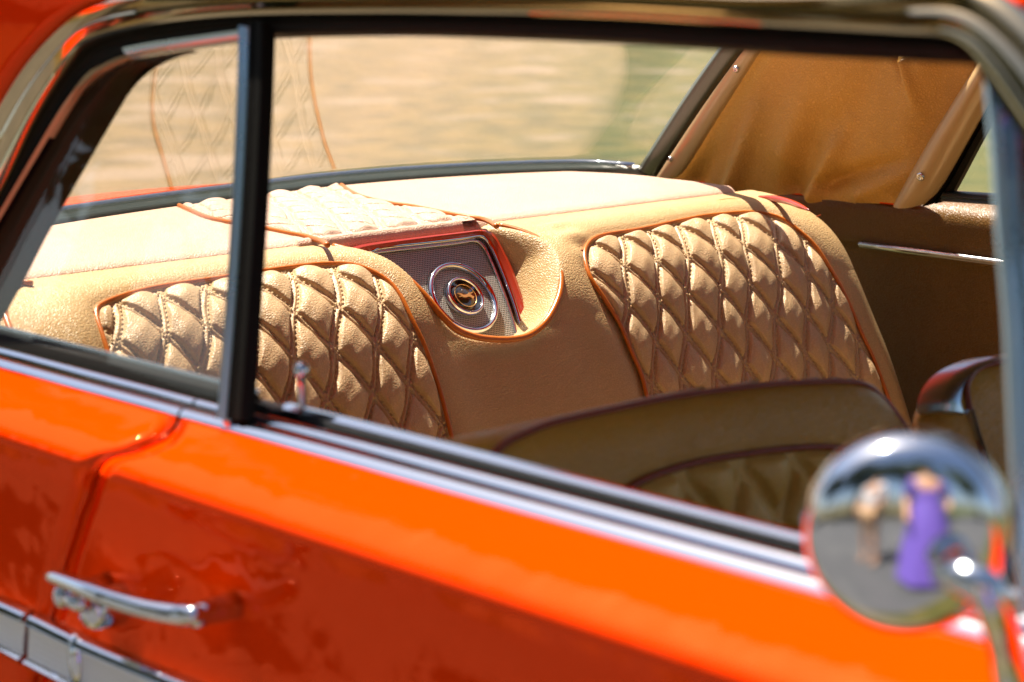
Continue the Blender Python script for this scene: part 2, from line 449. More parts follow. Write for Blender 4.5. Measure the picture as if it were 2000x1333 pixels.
def quilt_patch(name, ptfun, poly, w, h, H, oy, os, mat, parent, res=.00115, edge=.010, label=None, stitch=True):
    lo = poly.min(0); hi = poly.max(0)
    a = np.arange(lo[0], hi[0]+res, res); b = np.arange(lo[1], hi[1]+res, res)
    A, B = np.meshgrid(a, b, indexing='ij')
    ins = in_poly(A, B, poly); d = dist_poly(A, B, poly)
    warp = .0025*np.sin(A*41+B*17)+.002*np.sin(B*53-A*23)
    Hh = quilt_h(A+warp, B+warp*.6, w, h, H, oy, os)*sstep(0, edge, d)
    Hh += H*.25*sstep(0, .03, d)
    # leather tension creases
    Hh += .0006*np.sin(A*260+B*90)*np.sin(B*140-A*60)*sstep(0, .02, d)
    Pp = ptfun(A, B, Hh)
    n, m = A.shape
    F = grid_faces(n, m, True)
    # keep a cell when all its corners are inside
    f_in = ins.ravel()[F].all(1); F = F[f_in]
    used = np.unique(F); mp = -np.ones(n*m, int); mp[used] = np.arange(len(used))
    o = mesh_obj(name, Pp.reshape(-1, 3)[used], mp[F], mat, parent, label=label)
    if stitch:
        V, Fc = [], []
        g = math.hypot(1/w, 1/h)
        tA = np.array([w, -h]); tA = tA/np.linalg.norm(tA)      # along p = const
        tB = np.array([w, h]); tB = tB/np.linalg.norm(tB)       # along q = const
        step = .0072
        pts = []
        c = np.array([oy, os])
        for which, tdir in ((0, tA), (1, tB)):
            gr = np.array([1/w, 1/h]) if which == 0 else np.array([-1/w, 1/h])
            nd = gr/np.linalg.norm(gr)
            for kk in range(-60, 61):
                p0 = c+nd*(kk/g)
                for off in (-.0040, .0040):
                    tt = np.arange(-1.6, 1.6, step)
                    Q = p0+nd*off+tdir*tt[:, None]
                    ok = (Q[:, 0] > lo[0]) & (Q[:, 0] < hi[0]) & (Q[:, 1] > lo[1]) & (Q[:, 1] < hi[1])
                    Q = Q[ok]
                    if len(Q): pts.append((Q, tdir))
        allc = np.concatenate([q for q, _ in pts]); alld = np.concatenate([np.repeat(t[None], len(q), 0) for q, t in pts])
        ok = in_poly(allc[:, 0], allc[:, 1], poly) & (dist_poly(allc[:, 0], allc[:, 1], poly) > .004)
        allc, alld = allc[ok], alld[ok]
        # undo the warp so that the stitches follow the seams
        wv = .0025*np.sin(allc[:, 0]*41+allc[:, 1]*17)+.002*np.sin(allc[:, 1]*53-allc[:, 0]*23)
        allc = allc-np.stack([wv, wv*.6], 1)
        dd = dist_poly(allc[:, 0], allc[:, 1], poly)
        base_h = quilt_h(allc[:, 0]+wv, allc[:, 1]+wv*.6, w, h, H, oy, os)*sstep(0, edge, dd)+H*.25*sstep(0, .03, dd)
        c0 = ptfun(allc[:, 0], allc[:, 1], base_h+.0010)
        e1 = ptfun(allc[:, 0]+alld[:, 0]*.001, allc[:, 1]+alld[:, 1]*.001, base_h+.0010)-c0; e1 /= np.linalg.norm(e1, axis=1)[:, None]
        e3 = ptfun(allc[:, 0], allc[:, 1], base_h+.0014)-c0; e3 /= np.linalg.norm(e3, axis=1)[:, None]
        e2 = np.cross(e3, e1)
        L1, L2, L3 = .0024, .0014, .0019
        VV = np.stack([c0-e1*L1, c0+e2*L2, c0+e1*L1, c0-e2*L2, c0+e3*L3, c0-e3*L3], 1).reshape(-1, 3)
        bi = (np.arange(len(c0))*6)[:, None]
        tri = np.array([[0, 1, 4], [1, 2, 4], [2, 3, 4], [3, 0, 4]])
        FF = (bi[:, :, None]+tri[None]).reshape(-1, 3)
        mesh_obj('stitching', VV, FF, M_STITCH, parent)
    return o

QW, QH = .0605, .108
nodeR = seat_ys(1399, 493); nodeL = seat_ys(405, 641)
quilt_patch('quilted_panel', seat_pt, insL, QW, QH, .0095, nodeL[0], nodeL[1], M_TANQ, seat, label='quilted backrest panel on the near side')
quilt_patch('quilted_panel', seat_pt, insR, QW, QH, .0095, nodeR[0], nodeR[1], M_TANQ, seat, label='quilted backrest panel on the far side')
for poly in (insL, insR):
    Pp = seat_pt(poly[:, 0], poly[:, 1], .0035)
    tube('piping', Pp, .0028, M_PIPE, seat)
tube('piping', seat_pt(upipe[:, 0], upipe[:, 1], .0022), .0042, M_PIPE, seat, label='piping around the speaker recess')
# gathered seams between the panels
for a, b in (((752, 533), (782, 536)), ((1090, 503), (1139, 493)), ((130, 620), (186, 615)), ((1545, 445), (1600, 425))):
    q = trace_seat([a, ((a[0]+b[0])/2, (a[1]+b[1])/2+2), b], 14)
    tube('seam', seat_pt(q[:, 0], q[:, 1], .0045+0*q[:, 0]), .0010, M_PIPED, seat, seg=6)
q = trace_seat([(62, 565), (40, 562), (22, 575), (8, 600), (8, 625), (20, 660), (40, 720)], 30)
tube('piping', seat_pt(q[:, 0], q[:, 1], .006), .0035, M_PIPE, seat)
q = trace_seat([(1395, 403), (1420, 398), (1470, 399), (1515, 400), (1548, 402)], 30)
tube('piping', seat_pt(q[:, 0], np.maximum(q[:, 1], .001), .0045), .0032, M_PIPE, seat)

# ---------- speaker
spk = empty('speaker', (0, .86, .85), car)
def g3(p, off=0.0): return grille_pt(p[0], p[1], off)
g_top = [(722, 494), (742, 484), (830, 474), (900, 466), (936, 461), (950, 468), (962, 486), (985, 540), (1005, 595), (1022, 655), (1030, 700)]
e_g = np.array([0, 1.0, 0]); f_g = np.cross(GN, e_g)
# plate
c1 = [g3((700, 500), 0), g3((944, 464), 0), g3((1030, 700), 0), g3((800, 720), 0)]
me = mesh_obj('grille', c1, [(0, 3, 2, 1)], M_GRILLE, spk, smooth_=False)
uv = me.data.uv_layers.new(name='UVMap')
for li, lp in enumerate(me.data.loops):
    co = np.array(me.data.vertices[lp.vertex_index].co)
    uv.data[li].uv = (co@e_g, co@f_g)
s_ = me.modifiers.new('solid', 'SOLIDIFY'); s_.thickness = .003; s_.offset = -1
fr = np.array([g3(p, .0035) for p in smooth(g_top, 70)])
tube('chrome_frame', fr, .0042, M_CHROME, spk, seg=12)
fr2 = np.array([g3(p, .002) for p in smooth([(p[0]-10, p[1]+10) for p in g_top], 70)])
tube('chrome_frame', fr2, .0022, M_STEEL, spk, seg=8)
r_out = [(672, 487), (712, 478), (800, 467), (900, 456), (940, 452), (962, 461), (978, 486), (1000, 530), (1022, 595), (1034, 650), (1042, 700)]
r_in = [(700, 496), (724, 490), (800, 478), (900, 464), (936, 460), (952, 468), (966, 490), (988, 540), (1010, 600), (1025, 655), (1033, 700)]
band('red_surround', r_out, r_in, lambda u, v: grille_pt(u, v, .006), GN, [(0, -.002), (.25, .006), (.6, .007), (1, -.001)], .012, M_REDTRIM, spk)
def ring(name, c, r, wr, h, mat, parent, seg=64):
    V, F = [], []
    prof = [(r-wr/2, 0), (r-wr*.35, h*.8), (r, h), (r+wr*.35, h*.8), (r+wr/2, 0)]
    for i in range(seg):
        a = 2*math.pi*i/seg; dr = math.cos(a)*e_g+math.sin(a)*f_g
        for rr, hh in prof: V.append(c+dr*rr+GN*hh)
    K = len(prof)
    for i in range(seg):
        for k in range(K-1):
            a = i*K+k; b = ((i+1) % seg)*K+k
            F.append((a, a+1, b+1, b))
    return mesh_obj(name, V, F, mat, parent)
def disc(name, c, r, h, mat, parent, seg=48):
    V = [c+GN*(h+.001)]; F = []
    for i in range(seg):
        a = 2*math.pi*i/seg; V.append(c+(math.cos(a)*e_g+math.sin(a)*f_g)*r+GN*h)
    for i in range(seg): F.append((0, 1+i, 1+(i+1) % seg))
    base = len(V)
    for i in range(seg): V.append(V[1+i]-GN*h)
    for i in range(seg): F.append((1+i, base+i, base+(i+1) % seg, 1+(i+1) % seg))
    return mesh_obj(name, V, F, mat, parent)
gc = g3((904, 583), .001)
pa = g3((968, 590), .001); RO = np.linalg.norm(pa-gc)
ring('outer_ring', gc, RO*.95, .008, .006, M_CHROME, spk)
RI = RO*.53
bez = ring('badge_ring', gc, RI*.93, .006, .010, M_CHROME, spk)
bd = disc('badge', gc, RI*.85, .006, M_BADGE, spk)
ring('badge_line', gc+GN*.0068, RI*.60, .0009, .0006, M_GOLD, spk)
# leaping animal on the badge
an = [(-.95, .02), (-.80, .10), (-.60, .06), (-.45, .16), (-.15, .20), (.15, .16), (.40, .20), (.52, .36), (.62, .50), (.64, .36), (.78, .30), (.86, .20), (.70, .18), (.58, .06),
      (.50, -.04), (.72, -.06), (.92, -.12), (.98, -.20), (.70, -.14), (.42, -.14), (.20, -.06), (-.10, -.02), (-.32, -.02), (-.52, -.14), (-.75, -.22), (-.98, -.26), (-.78, -.14), (-.62, -.02), (-.74, .03)]
V = [gc+GN*.0088+(e_g*x*.42-f_g*y*.55)*RI*1.15 for x, y in an]
n = len(V); V += [v-GN*.0012 for v in V]
F = [tuple(range(n))]+[(i, i+n, (i+1) % n+n, (i+1) % n) for i in range(n)]
mesh_obj('badge_animal', V, F, M_GOLD, spk, smooth_=False)

# ---------- parcel shelf
GB = [(-640, 572), (-470, 532), (-300, 498), (-120, 468), (60, 441), (200, 419), (350, 398), (520, 376), (640, 361), (800, 347), (950, 338), (1080, 333), (1180, 332), (1262, 338)]
gb = np.array([on_z(u, v, .932) for u, v in smooth(GB, 60)])    # foot of the rear glass
gb = gb[gb[:, 1] > .04]
shelf = empty('parcel_shelf', (-.25, .8, .93), car)
def shelf_pt(Y, T, H=0.0):
    """T = 0 at the front edge, 1 at the glass"""
    xr = np.interp(Y, gb[:, 1], gb[:, 0])+.004
    x = -.101+(xr+.101)*T
    z = .9335-.003*sstep(0, 1, T)+.005*np.sin(np.clip(T, 0, 1)*math.pi)
    return np.stack([x, Y+0*x, z+H+0*x], -1)
def shelf_yt(u, v):
    z = .9335
    for _ in range(8):
        p = on_z(u, v, z); y = p[1]
        xr = np.interp(y, gb[:, 1], gb[:, 0])+.004
        t = (p[0]+.101)/(xr+.101); z = float(.9335-.003*sstep(0, 1, t)+.005*math.sin(min(max(t, 0), 1)*math.pi))
    return (y, t)
PL = [(350, 404), (375, 415), (405, 427), (450, 437), (510, 447), (560, 457), (600, 465), (628, 474), (640, 482)]
PR = [(667, 364), (690, 380), (720, 391), (762, 400), (800, 405), (860, 417), (905, 425), (940, 430), (958, 437), (970, 445)]
pl = smooth([shelf_yt(*p) for p in PL], 50); pr = smooth([shelf_yt(*p) for p in PR], 50)
strip_poly = np.vstack([pl, pr[::-1]])
yy = np.linspace(.08, 1.70, 330)
tt = np.concatenate([[0, 0, 0], np.linspace(0, .10, 24), np.linspace(.11, 1.0, 90)])
Yg, Tg = np.meshgrid(yy, tt, indexing='ij')
e0 = shelf_yt(1496, 384); e1 = shelf_yt(1445, 361); e2 = shelf_yt(1330, 348); e3 = shelf_yt(1290, 343)
ee = sorted([(t_, y_) for y_, t_ in (e0, e1, e2, e3)])
ymax = np.interp(Tg, [q[0] for q in ee], [q[1] for q in ee])
Yg = np.minimum(Yg, ymax)
ins = in_poly(Yg, Tg, strip_poly)
Hs = -.02*sstep(.03, 0, ymax-Yg)**2+np.where(ins, -.006, 0)+.0015*np.sin(Yg*9)*np.sin(Tg*3)
P = shelf_pt(Yg, Tg, Hs)
fd = P[:, :, 0].max()-P[:, :, 0]
P[:, :, 2] -= .009*(1-np.sqrt(1-np.clip(1-fd/.022, 0, 1)**2*.98))
for kx, (dx, dz) in enumerate([(.001, -.022), (.0035, -.010), (.003, -.004)]):
    P[:, kx, 0] = P[:, 3, 0]+dx; P[:, kx, 2] = P[:, 3, 2]+dz
grid_obj('shelf_cover', P, M_CREAM, shelf, flip=False)
def strip_pt(Y, T, H=0.0):
    return shelf_pt(Y, T/.42, H)
sp = strip_poly.copy(); sp[:, 1] *= .42
sp[:, 1] = np.maximum(sp[:, 1], .001)
quilt_patch('quilted_strip', strip_pt, sp, QW*1.0, .108, .0070, .70, .02, M_CREAM, shelf, res=.0013, stitch=False)
yl = np.linspace(pl[-1, 0], pr[-1, 0]+.004, 60)
lip = []
for dx, dz in ((-.004, .0015), (.002, .0005), (.0055, -.004), (.007, -.010), (.0065, -.018), (.002, -.022), (-.006, -.02)):
    lip.append(np.stack([np.full(60, -.101+dx)+.0002*np.sin(yl*330), yl, np.full(60, .934+dz)+.0003*np.sin(yl*210+1)], 1))
loop_sweep('strip_edge', lip, M_CREAM, shelf)
for q in (pl, pr):
    tube('piping', shelf_pt(q[:, 0], q[:, 1], .0015), .0034, M_PIPE, shelf)
# welt along the front edge

# ---------- rear glass
rw = empty('rear_window', (-.3, .8, .95), car)
gtop = gb.copy()
cyy = .92
gtop[:, 0] = gb[:, 0]*.35+(-.42)*.65+.54; gtop[:, 1] = cyy+(gb[:, 1]-cyy)*np.where(gb[:, 1] < cyy, .85, .67); gtop[:, 2] = 1.282
K = 14
tcol = np.linspace(0, 1, K)[:, None, None]
G = gb[None]*(1-tcol)+gtop[None]*tcol
G[:, :, 2] += (.016*np.sin(np.pi*tcol[:, :, 0]))
gl = grid_obj('glass', G, M_GLASS, rw, thick=.004)
seal_o = gb+np.array([-.012, 0, .006]); seal_i = gb+np.array([.010, 0, .004])
sl = loop_sweep('rubber_seal', [gb+np.array(o_) for o_ in ((-.014, 0, -.02), (-.012, 0, .004), (-.004, 0, .0105), (.002, 0, .0075), (.006, 0, .0085), (.013, 0, .001), (.015, 0, -.01))], M_SEAL, rw)
# far side edge of the glass
rg = G[:, -1]; rgn = np.array([rg[i] for i in range(K)])
loop_sweep('rubber_seal', [rgn+np.array(o_) for o_ in ((-.018, .0, .004), (.0, -.012, .004), (.013, -.006, -.003), (.008, .012, -.01))], M_SEAL, rw)
lg = G[:, 0]
loop_sweep('rubber_seal', [lg+np.array(o_) for o_ in ((-.018, .0, .004), (.0, .012, .004), (.013, .006, -.003), (.008, -.012, -.01))], M_SEAL, rw)
tube('chrome_surround', gb+np.array([-.028, 0, .008]), .006, M_CHROME, rw)

# ---------- rear deck
dn = 24
deck = []
for i in range(len(gb)):
    b0 = gb[i]+np.array([-.02, 0, -.008]); row = []
    xe = -.86
    for k in range(dn):
        t = k/(dn-1)
        if t < .75:
            q = t/.75; x = b0[0]+(xe-b0[0])*q; z = b0[2]*(1-q)+.905*q
        else:
            q = (t-.75)/.25; x = xe-.05*math.sin(q*1.5); z = .905-.22*q**1.6
        yk = .92+(b0[1]-.92)*1.03; row.append((x, yk, z-.07*t*((yk-.92)/.7)**2))
    deck.append(row)
grid_obj('rear_deck', np.array(deck), M_PAINT, car, flip=False, thick=.003)
q = [(-.80, y, .912-.07*.8*((y-.92)/.7)**2) for y in np.linspace(.10, .75, 20)]
tube('deck_moulding', np.array(q)+np.array([[.0, 0, 0]]), .006, M_CHROME, car)

# ------------------------------------------------------------------ near side: planes
KT = .25; ZB = .953
NS = np.array([0, -1, KT]); NS /= np.linalg.norm(NS)
def side(u, v, off=0.0):
    return on_plane(u, v, np.array([0, 0, ZB])+NS*off, NS)

# body side profile (y, z)
BP = smooth([(.004, .938), (.0, .944), (-.012, .9425), (-.03, .938), (-.052, .930), (-.066, .9215), (-.0705, .9165), (-.0715, .911), (-.069, .903), (-.0655, .89), (-.0652, .87), (-.067, .845),
             (-.0705, .815), (-.0745, .78), (-.077, .74), (-.077, .68), (-.073, .60), (-.064, .48), (-.03, .33), (0, .24)], 170)
def body_at(i):
    return np.stack([np.interp(i, np.arange(len(BP)), BP[:, k]) for k in (0, 1)], -1)
def body_hit(u, v):
    i, x = profile_hit(u, v, BP, 1, 2, 0)
    return i, x
nb = len(BP)
sm = [(352, 815), (341, 838), (318, 862), (270, 884), (213, 897), (196, 918), (180, 955), (160, 1010), (135, 1090), (112, 1180), (92, 1260), (70, 1333)]
si, sx = zip(*[body_hit(*p) for p in sm])
o_ = np.argsort(si); si = np.array(si)[o_]; sx = np.array(sx)[o_]
seam_x = np.interp(np.arange(nb), si, sx)
i0 = np.arange(nb) > si[-1]
seam_x = np.where(i0, sx[-1]-(np.arange(nb)-si[-1])*.0004, seam_x)

def body_grid(xa, xb, n, edgeA, edgeB):
    """xa, xb arrays over the profile; edges turn inwards by a few mm"""
    t = np.concatenate([[0, .0, .0], np.linspace(0, 1, n), [1.0, 1.0, 1.0]])
    Nn = np.gradient(BP, axis=0); nrm = np.stack([Nn[:, 1], -Nn[:, 0]], 1)
    nrm /= np.linalg.norm(nrm, axis=1)[:, None]
    if nrm[60, 0] > 0: nrm = -nrm
    out = np.zeros((len(t), nb, 3))
    for k, tk in enumerate(t):
        x = xa*(1-tk)+xb*tk; dep = 0
        if edgeA and k < 3: x = xa-(.0, .0012, .0018)[k]*0+(0, .0006, .002)[k]*1; dep = (.012, .003, .0006)[k]
        if edgeB and k >= len(t)-3: j = k-(len(t)-3); x = xb-(.002, .0006, 0)[j]; dep = (.0006, .003, .012)[j]
        out[k, :, 0] = x; out[k, :, 1] = BP[:, 0]-nrm[:, 0]*dep; out[k, :, 2] = BP[:, 1]-nrm[:, 1]*dep
    return out
one = np.ones(nb)
door = empty('door', (.9, -.03, .55), car)
quarter = empty('rear_quarter', (0, -.03, .55), car)
fender = empty('front_fender', (2.0, -.03, .55), car)
grid_obj('skin', body_grid(seam_x+.0025, one*1.70, 60, True, True), M_PAINT, door, thick=.002)
grid_obj('skin', body_grid(one*-1.2, seam_x-.0025, 60, False, True), M_PAINT, quarter, thick=.002)
grid_obj('skin', body_grid(one*1.706, one*2.6, 20, True, False), M_PAINT, fender, thick=.002)
# dark jamb behind the gap
jp = BP+np.array([.014, 0]); 
J = np.stack([np.stack([seam_x+dx, jp[:, 0], jp[:, 1]], 1) for dx in (-.03, .03)], 0)
grid_obj('door_jamb', J, M_BLACK, quarter)

# belt line mouldings: cross-sections in y,z swept along x
def belt_y(x): return -.0045+(x-.376)*.0150
def xsweep(name, x0, x1, sec, mat, parent, n=30, label=None, dz=0.0):
    xs = np.linspace(x0, x1, n)
    rails = [np.stack([xs, belt_y(xs)+y, np.full(n, z+dz)], 1) for y, z in sec]
    o = loop_sweep(name, rails, mat, parent, label=label); auto_normals(o, 40); return o
xs0 = float(seam_x[2])
CH = [(-.0065, .938), (-.007, .9445), (-.003, .9495), (.003, .9515), (.0045, .9500), (.0065, .9505), (.009, .9545), (.014, .9565), (.0165, .954), (.0165, .938)]
xsweep('belt_moulding', xs0+.0015, 1.70, CH, M_CHROME, door)
xsweep('belt_moulding', -.5, xs0-.0015, CH, M_CHROME, quarter)
xsweep('window_seal', .72, 1.70, [(.0165, .935), (.0165, .951), (.021, .953), (.030, .951), (.033, .935)], M_BLACK, door)
xsweep('garnish_rail', .722, 1.70, [(.033, .94), (.033, .9575), (.036, .9605), (.041, .9605), (.044, .957), (.05, .94)], M_CHROME, door)
xsweep('window_seal', -.4, .70, [(.012, .94), (.012, .956), (.018, .964), (.028, .966), (.032, .960), (.032, .94)], M_BLACK, quarter)
xsweep('seal_lip', -.4, .70, [(.0275, .9655), (.0285, .9685), (.0305, .9685), (.0315, .965)], M_STEEL, quarter)
# inner door panel and quarter panel, leather
def inner_panel(x0, x1, parent):
    sec = smooth([(.045, .945), (.07, .948), (.085, .93), (.085, .85), (.075, .7), (.075, .35)], 30)
    xs = np.linspace(x0, x1, 8)
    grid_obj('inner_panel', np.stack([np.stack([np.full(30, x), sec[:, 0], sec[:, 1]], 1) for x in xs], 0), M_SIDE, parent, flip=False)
inner_panel(.62, 1.70, door); inner_panel(-.4, .615, quarter)
# door lock knob
kb = on_z(590, 806, .958)
kp = [kb+np.array([0, 0, z]) for z in (-.03, 0, .012, .020, .026, .0275, .029, .033, .0365, .038)]
tube('lock_knob', kp, [.0028, .0028, .0030, .0034, .0044, .0056, .0060, .0058, .004, .001], M_CHROME, door, seg=16)

# ---------- window frame: roof side rail
RAIL_OUT = [(-260, 700), (-150, 480), (-60, 320), (0, 224), (70, 116), (140, 44), (210, 2), (300, -14), (420, -22), (600, -27), (900, -28), (1200, -22), (1500, -8), (1750, -22), (1850, -34), (1905, -34), (1950, -18), (2000, 14), (2070, 90), (2200, 290)]
RAIL_IN = [(-260, 830), (-150, 622), (-60, 466), (0, 361), (70, 224), (140, 119), (178, 87), (245, 66), (350, 46), (490, 34), (700, 30), (900, 31), (1200, 37), (1500, 55), (1750, 70), (1840, 76), (1890, 96), (1930, 140), (1980, 210), (2060, 330), (2120, 430)]
SEAL_IN = [(-260, 890), (-150, 685), (-60, 528), (0, 420), (70, 301), (154, 161), (200, 126), (250, 106), (350, 86), (490, 66), (700, 60), (900, 63), (1200, 76), (1500, 95), (1750, 107), (1850, 112), (1900, 122), (1925, 150), (1975, 225), (2050, 350), (2110, 450)]
GT_IN = [(-260, 900), (-150, 692), (-60, 535), (0, 427), (70, 308), (156, 168), (203, 133), (252, 112), (310, 100), (350, 93)]
FELT_IN = [(-250, 1010), (-130, 790), (0, 557), (56, 448), (140, 298), (210, 178), (252, 113), (262, 108)]
roof = empty('roof', (.75, .76, 1.25), car)
rail_prof = [(0, -.004), (.05, .006), (.14, .012), (.24, .013), (.33, .008), (.40, .0055), (.46, .007), (.56, .0105), (.68, .0105), (.76, .006), (.80, .0035), (.88, .005), (.96, .004), (1, -.002)]
drip = band('drip_rail', RAIL_OUT, RAIL_IN, lambda u, v: side(u, v, .004), NS, rail_prof, .012, M_RAIL, roof, n=140)
band('weatherstrip', RAIL_IN, SEAL_IN, lambda u, v: side(u, v, -.002), NS, [(0, -.001), (.2, -.002), (.5, .001), (.8, -.001), (1, -.003)], .02, M_BLACK, roof, n=140)
band('trim_bead', SEAL_IN[:10], GT_IN, lambda u, v: side(u, v, -.004), NS, [(0, 0), (.5, .003), (1, 0)], .006, M_BEIGE, roof)
band('inner_trim', GT_IN, FELT_IN, lambda u, v: side(u, v, -.014), NS, [(0, -.001), (.3, .004), (.5, .001), (.75, .005), (1, -.001)], .02, M_BROWN, roof)

# quarter window
qw = empty('quarter_window', (.55, .02, 1.05), car)
qpoly = [(-60, 600), (0, 557), (56, 448), (140, 298), (210, 178), (252, 113), (350, 92), (480, 62), (476, 300), (462, 560), (454, 786), (300, 742), (100, 682), (-60, 636)]
qv = [side(u, v, -.016) for u, v in qpoly]
g_ = mesh_obj('glass', qv, [tuple(range(len(qv)))], M_GLASS, qw, smooth_=False)
s_ = g_.modifiers.new('solid', 'SOLIDIFY'); s_.thickness = .004
band('top_channel', [(246, 92), (300, 82), (400, 68), (474, 58)], [(250, 113), (300, 103), (400, 88), (474, 78)], lambda u, v: side(u, v, -.003), NS,
     [(0, 0), (.2, .004), (.55, .0035), (.8, .001), (1, -.004)], .008, M_BLUECH, qw)
# post between the windows: chrome edge, glass edge, black channel
band('chrome_edge', [(474, 55), (470, 200), (461, 400), (449, 600), (434, 818)], [(493, 55), (489, 200), (480, 400), (467, 600), (450, 822)], lambda u, v: side(u, v, .000), NS,
     [(0, -.003), (.2, .006), (.5, .0085), (.8, .006), (1, -.001)], .010, M_BLUECH, qw)
pil = empty('pillar', (.70, .03, 1.1), car)
band('channel', [(492, 45), (488, 200), (478, 400), (465, 600), (447, 820)], [(524, 45), (519, 200), (510, 400), (497, 600), (482, 822)], lambda u, v: side(u, v, -.001), NS,
     [(0, 0), (.1, .004), (.3, .005), (.45, .003), (.6, .005), (.9, .004), (1, 0)], .007, M_BLACK, pil)
band('foot_bracket', [(488, 782), (512, 790), (532, 800)], [(486, 822), (510, 830), (530, 836)], lambda u, v: side(u, v, -.016), NS, [(0, 0), (.5, .004), (1, 0)], .02, M_BLACK, pil)

# vent window post and windscreen pillar
vp = empty('vent_window', (1.36, .02, 1.05), car)
band('vent_frame', [(1920, 100), (1938, 300), (1948, 450), (1964, 641), (1976, 900), (1994, 1200)], [(1955, 100), (1973, 300), (1983, 450), (1999, 641), (2012, 900), (2032, 1200)],
     lambda u, v: side(u, v, .0), NS, [(0, -.002), (.15, .005), (.4, .006), (.5, .002), (.6, .006), (.85, .005), (1, -.002)], .012, M_BLUECH, vp)
band('vent_seal', [(1955, 150), (1973, 300), (1983, 450), (1999, 641), (2012, 900), (2032, 1200)], [(1985, 150), (2000, 300), (2010, 450), (2026, 641), (2040, 900), (2060, 1200)],
     lambda u, v: side(u, v, -.004), NS, [(0, 0), (.3, .004), (.5, .001), (.8, .004), (1, 0)], .012, M_BLUECH, vp)
band('windscreen_pillar', [(1915, 92), (1950, 150), (2000, 225), (2070, 340), (2130, 460)], [(1915, 130), (1940, 190), (1995, 270), (2060, 385), (2115, 500)], lambda u, v: side(u, v, .002), NS,
     [(0, 0), (.3, .006), (.7, .006), (1, 0)], .01, M_CHROME, vp)

# roof skin: from the drip rail over to the other side
ro = np.array([side(u, v, .004) for u, v in smooth(RAIL_OUT, 140)])
top_i = [i for i in range(len(ro)) if .47 < ro[i][0] < 1.33 and ro[i][2] > 1.2]
edge = ro[top_i]
m = 40
R_ = np.zeros((len(edge), m, 3))
for i, e in enumerate(edge):
    for k in range(m):
        t = k/(m-1); y = e[1]+(1.84-2*e[1])*t
        R_[i, k] = (e[0], y, e[2]-.004+.070*math.sin(math.pi*t)**.8)
grid_obj('skin', R_, M_PAINT, roof, thick=.004)
R2 = R_.copy(); R2[:, :, 2] -= .022
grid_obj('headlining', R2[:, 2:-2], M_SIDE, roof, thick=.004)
# rear part of the roof down to the glass header
E0 = R_[0]; hdr = np.stack([np.interp(np.linspace(0, 1, m), np.linspace(0, 1, len(gtop)), gtop[:, k]) for k in range(3)], 1)
hdr = hdr+np.array([0, 0, .008])
hdr[:, 1] = .92+(hdr[:, 1]-.92)*np.where(hdr[:, 1] < .92, (.92-.09)/(.92-hdr[0, 1]), 1.0)
if E0[0][0] < E0[-1][0]-9: pass
RR = np.stack([E0*(1-t)+hdr*t+np.array([0, 0, .045*math.sin(math.pi*t)]) for t in np.linspace(0, 1, 12)], 0)
grid_obj('rear_skin', RR, M_PAINT, roof, thick=.012)
# near rear pillar: drip rail to glass edge
cp_i = [i for i in range(len(ro)) if ro[i][0] <= edge[:, 0].min()+.001 or (ro[i][2] < 1.2 and ro[i][0] < .8)]
ce = ro[cp_i]; ce = ce[np.argsort(ce[:, 2])]
zz = np.linspace(.94, 1.0, 2)
lg0 = smooth(G[:, 0], len(ce))
lgp = lg0.copy(); lgp[:, 1] = -.02+.13*(lg0[:, 2]-.93); lgp[:, 2] += .006
FLK = np.stack([lgp*(1-t)+(lg0+np.array([-.012, 0, .006]))*t+np.array([-.004, -.004, .010])*math.sin(math.pi*t) for t in np.linspace(0, 1, 8)], 0)
FLK[0] += np.array([-.01, -.0, .0])
grid_obj('pillar_flank', FLK, M_PAINT, roof, thick=.004, flip=True)
CP = np.stack([ce*(1-t)+(lgp+np.array([-.01, 0, .0]))*t+np.array([0, -.006, .006])*math.sin(math.pi*t) for t in np.linspace(0, 1, 14)], 0)
grid_obj('rear_pillar', CP, M_PAINT, roof, thick=.01, flip=True)
CP2 = CP.copy(); CP2[:, :, 1] += .045
grid_obj('pillar_lining', CP2[1:], M_SAIL, roof, thick=.004)
# body shoulder behind the quarter window up to the glass
bx = np.linspace(-.75, .33, 30)
SH = np.stack([np.stack([bx, np.full(30, -.004+.05*t), np.full(30, .9475)], 1) for t in np.linspace(0, 1, 5)], 0)
grid_obj('shoulder', SH, M_PAINT, quarter, thick=.003, flip=True)

# windscreen posts from the end of the rails down to the cowl
e0 = side(2165, 330, .002); e1 = np.array([1.82, .035, .945])
for yy_, par in ((lambda y: y, roof), (lambda y: 1.84-y, roof)):
    q = smooth([e0+np.array([.012, 0, -.008]), e0*.5+e1*.5+np.array([.006, -.004, .01]), e1], 24); q[:, 1] = yy_(q[:, 1])
    rails = [q+np.array(o_) for o_ in ((-.022, -.010, -.012), (-.016, -.016, .0), (.006, -.018, .010), (.024, -.008, .014), (.026, .012, .010), (-.010, .016, -.010))]
    auto_normals(loop_sweep('windscreen_post', rails, M_RAIL, par), 40)
# ---------- far side
far = empty('far_side', (.4, 1.7, .8), car)
def fside(u, v, off=0.0):
    nn = np.array([0, -1, -KT]); nn = nn/np.linalg.norm(nn)
    return on_plane(u, v, np.array([0, 1.655, .915])+nn*off, nn)
NF = np.array([0, -1, -KT]); NF /= np.linalg.norm(NF)
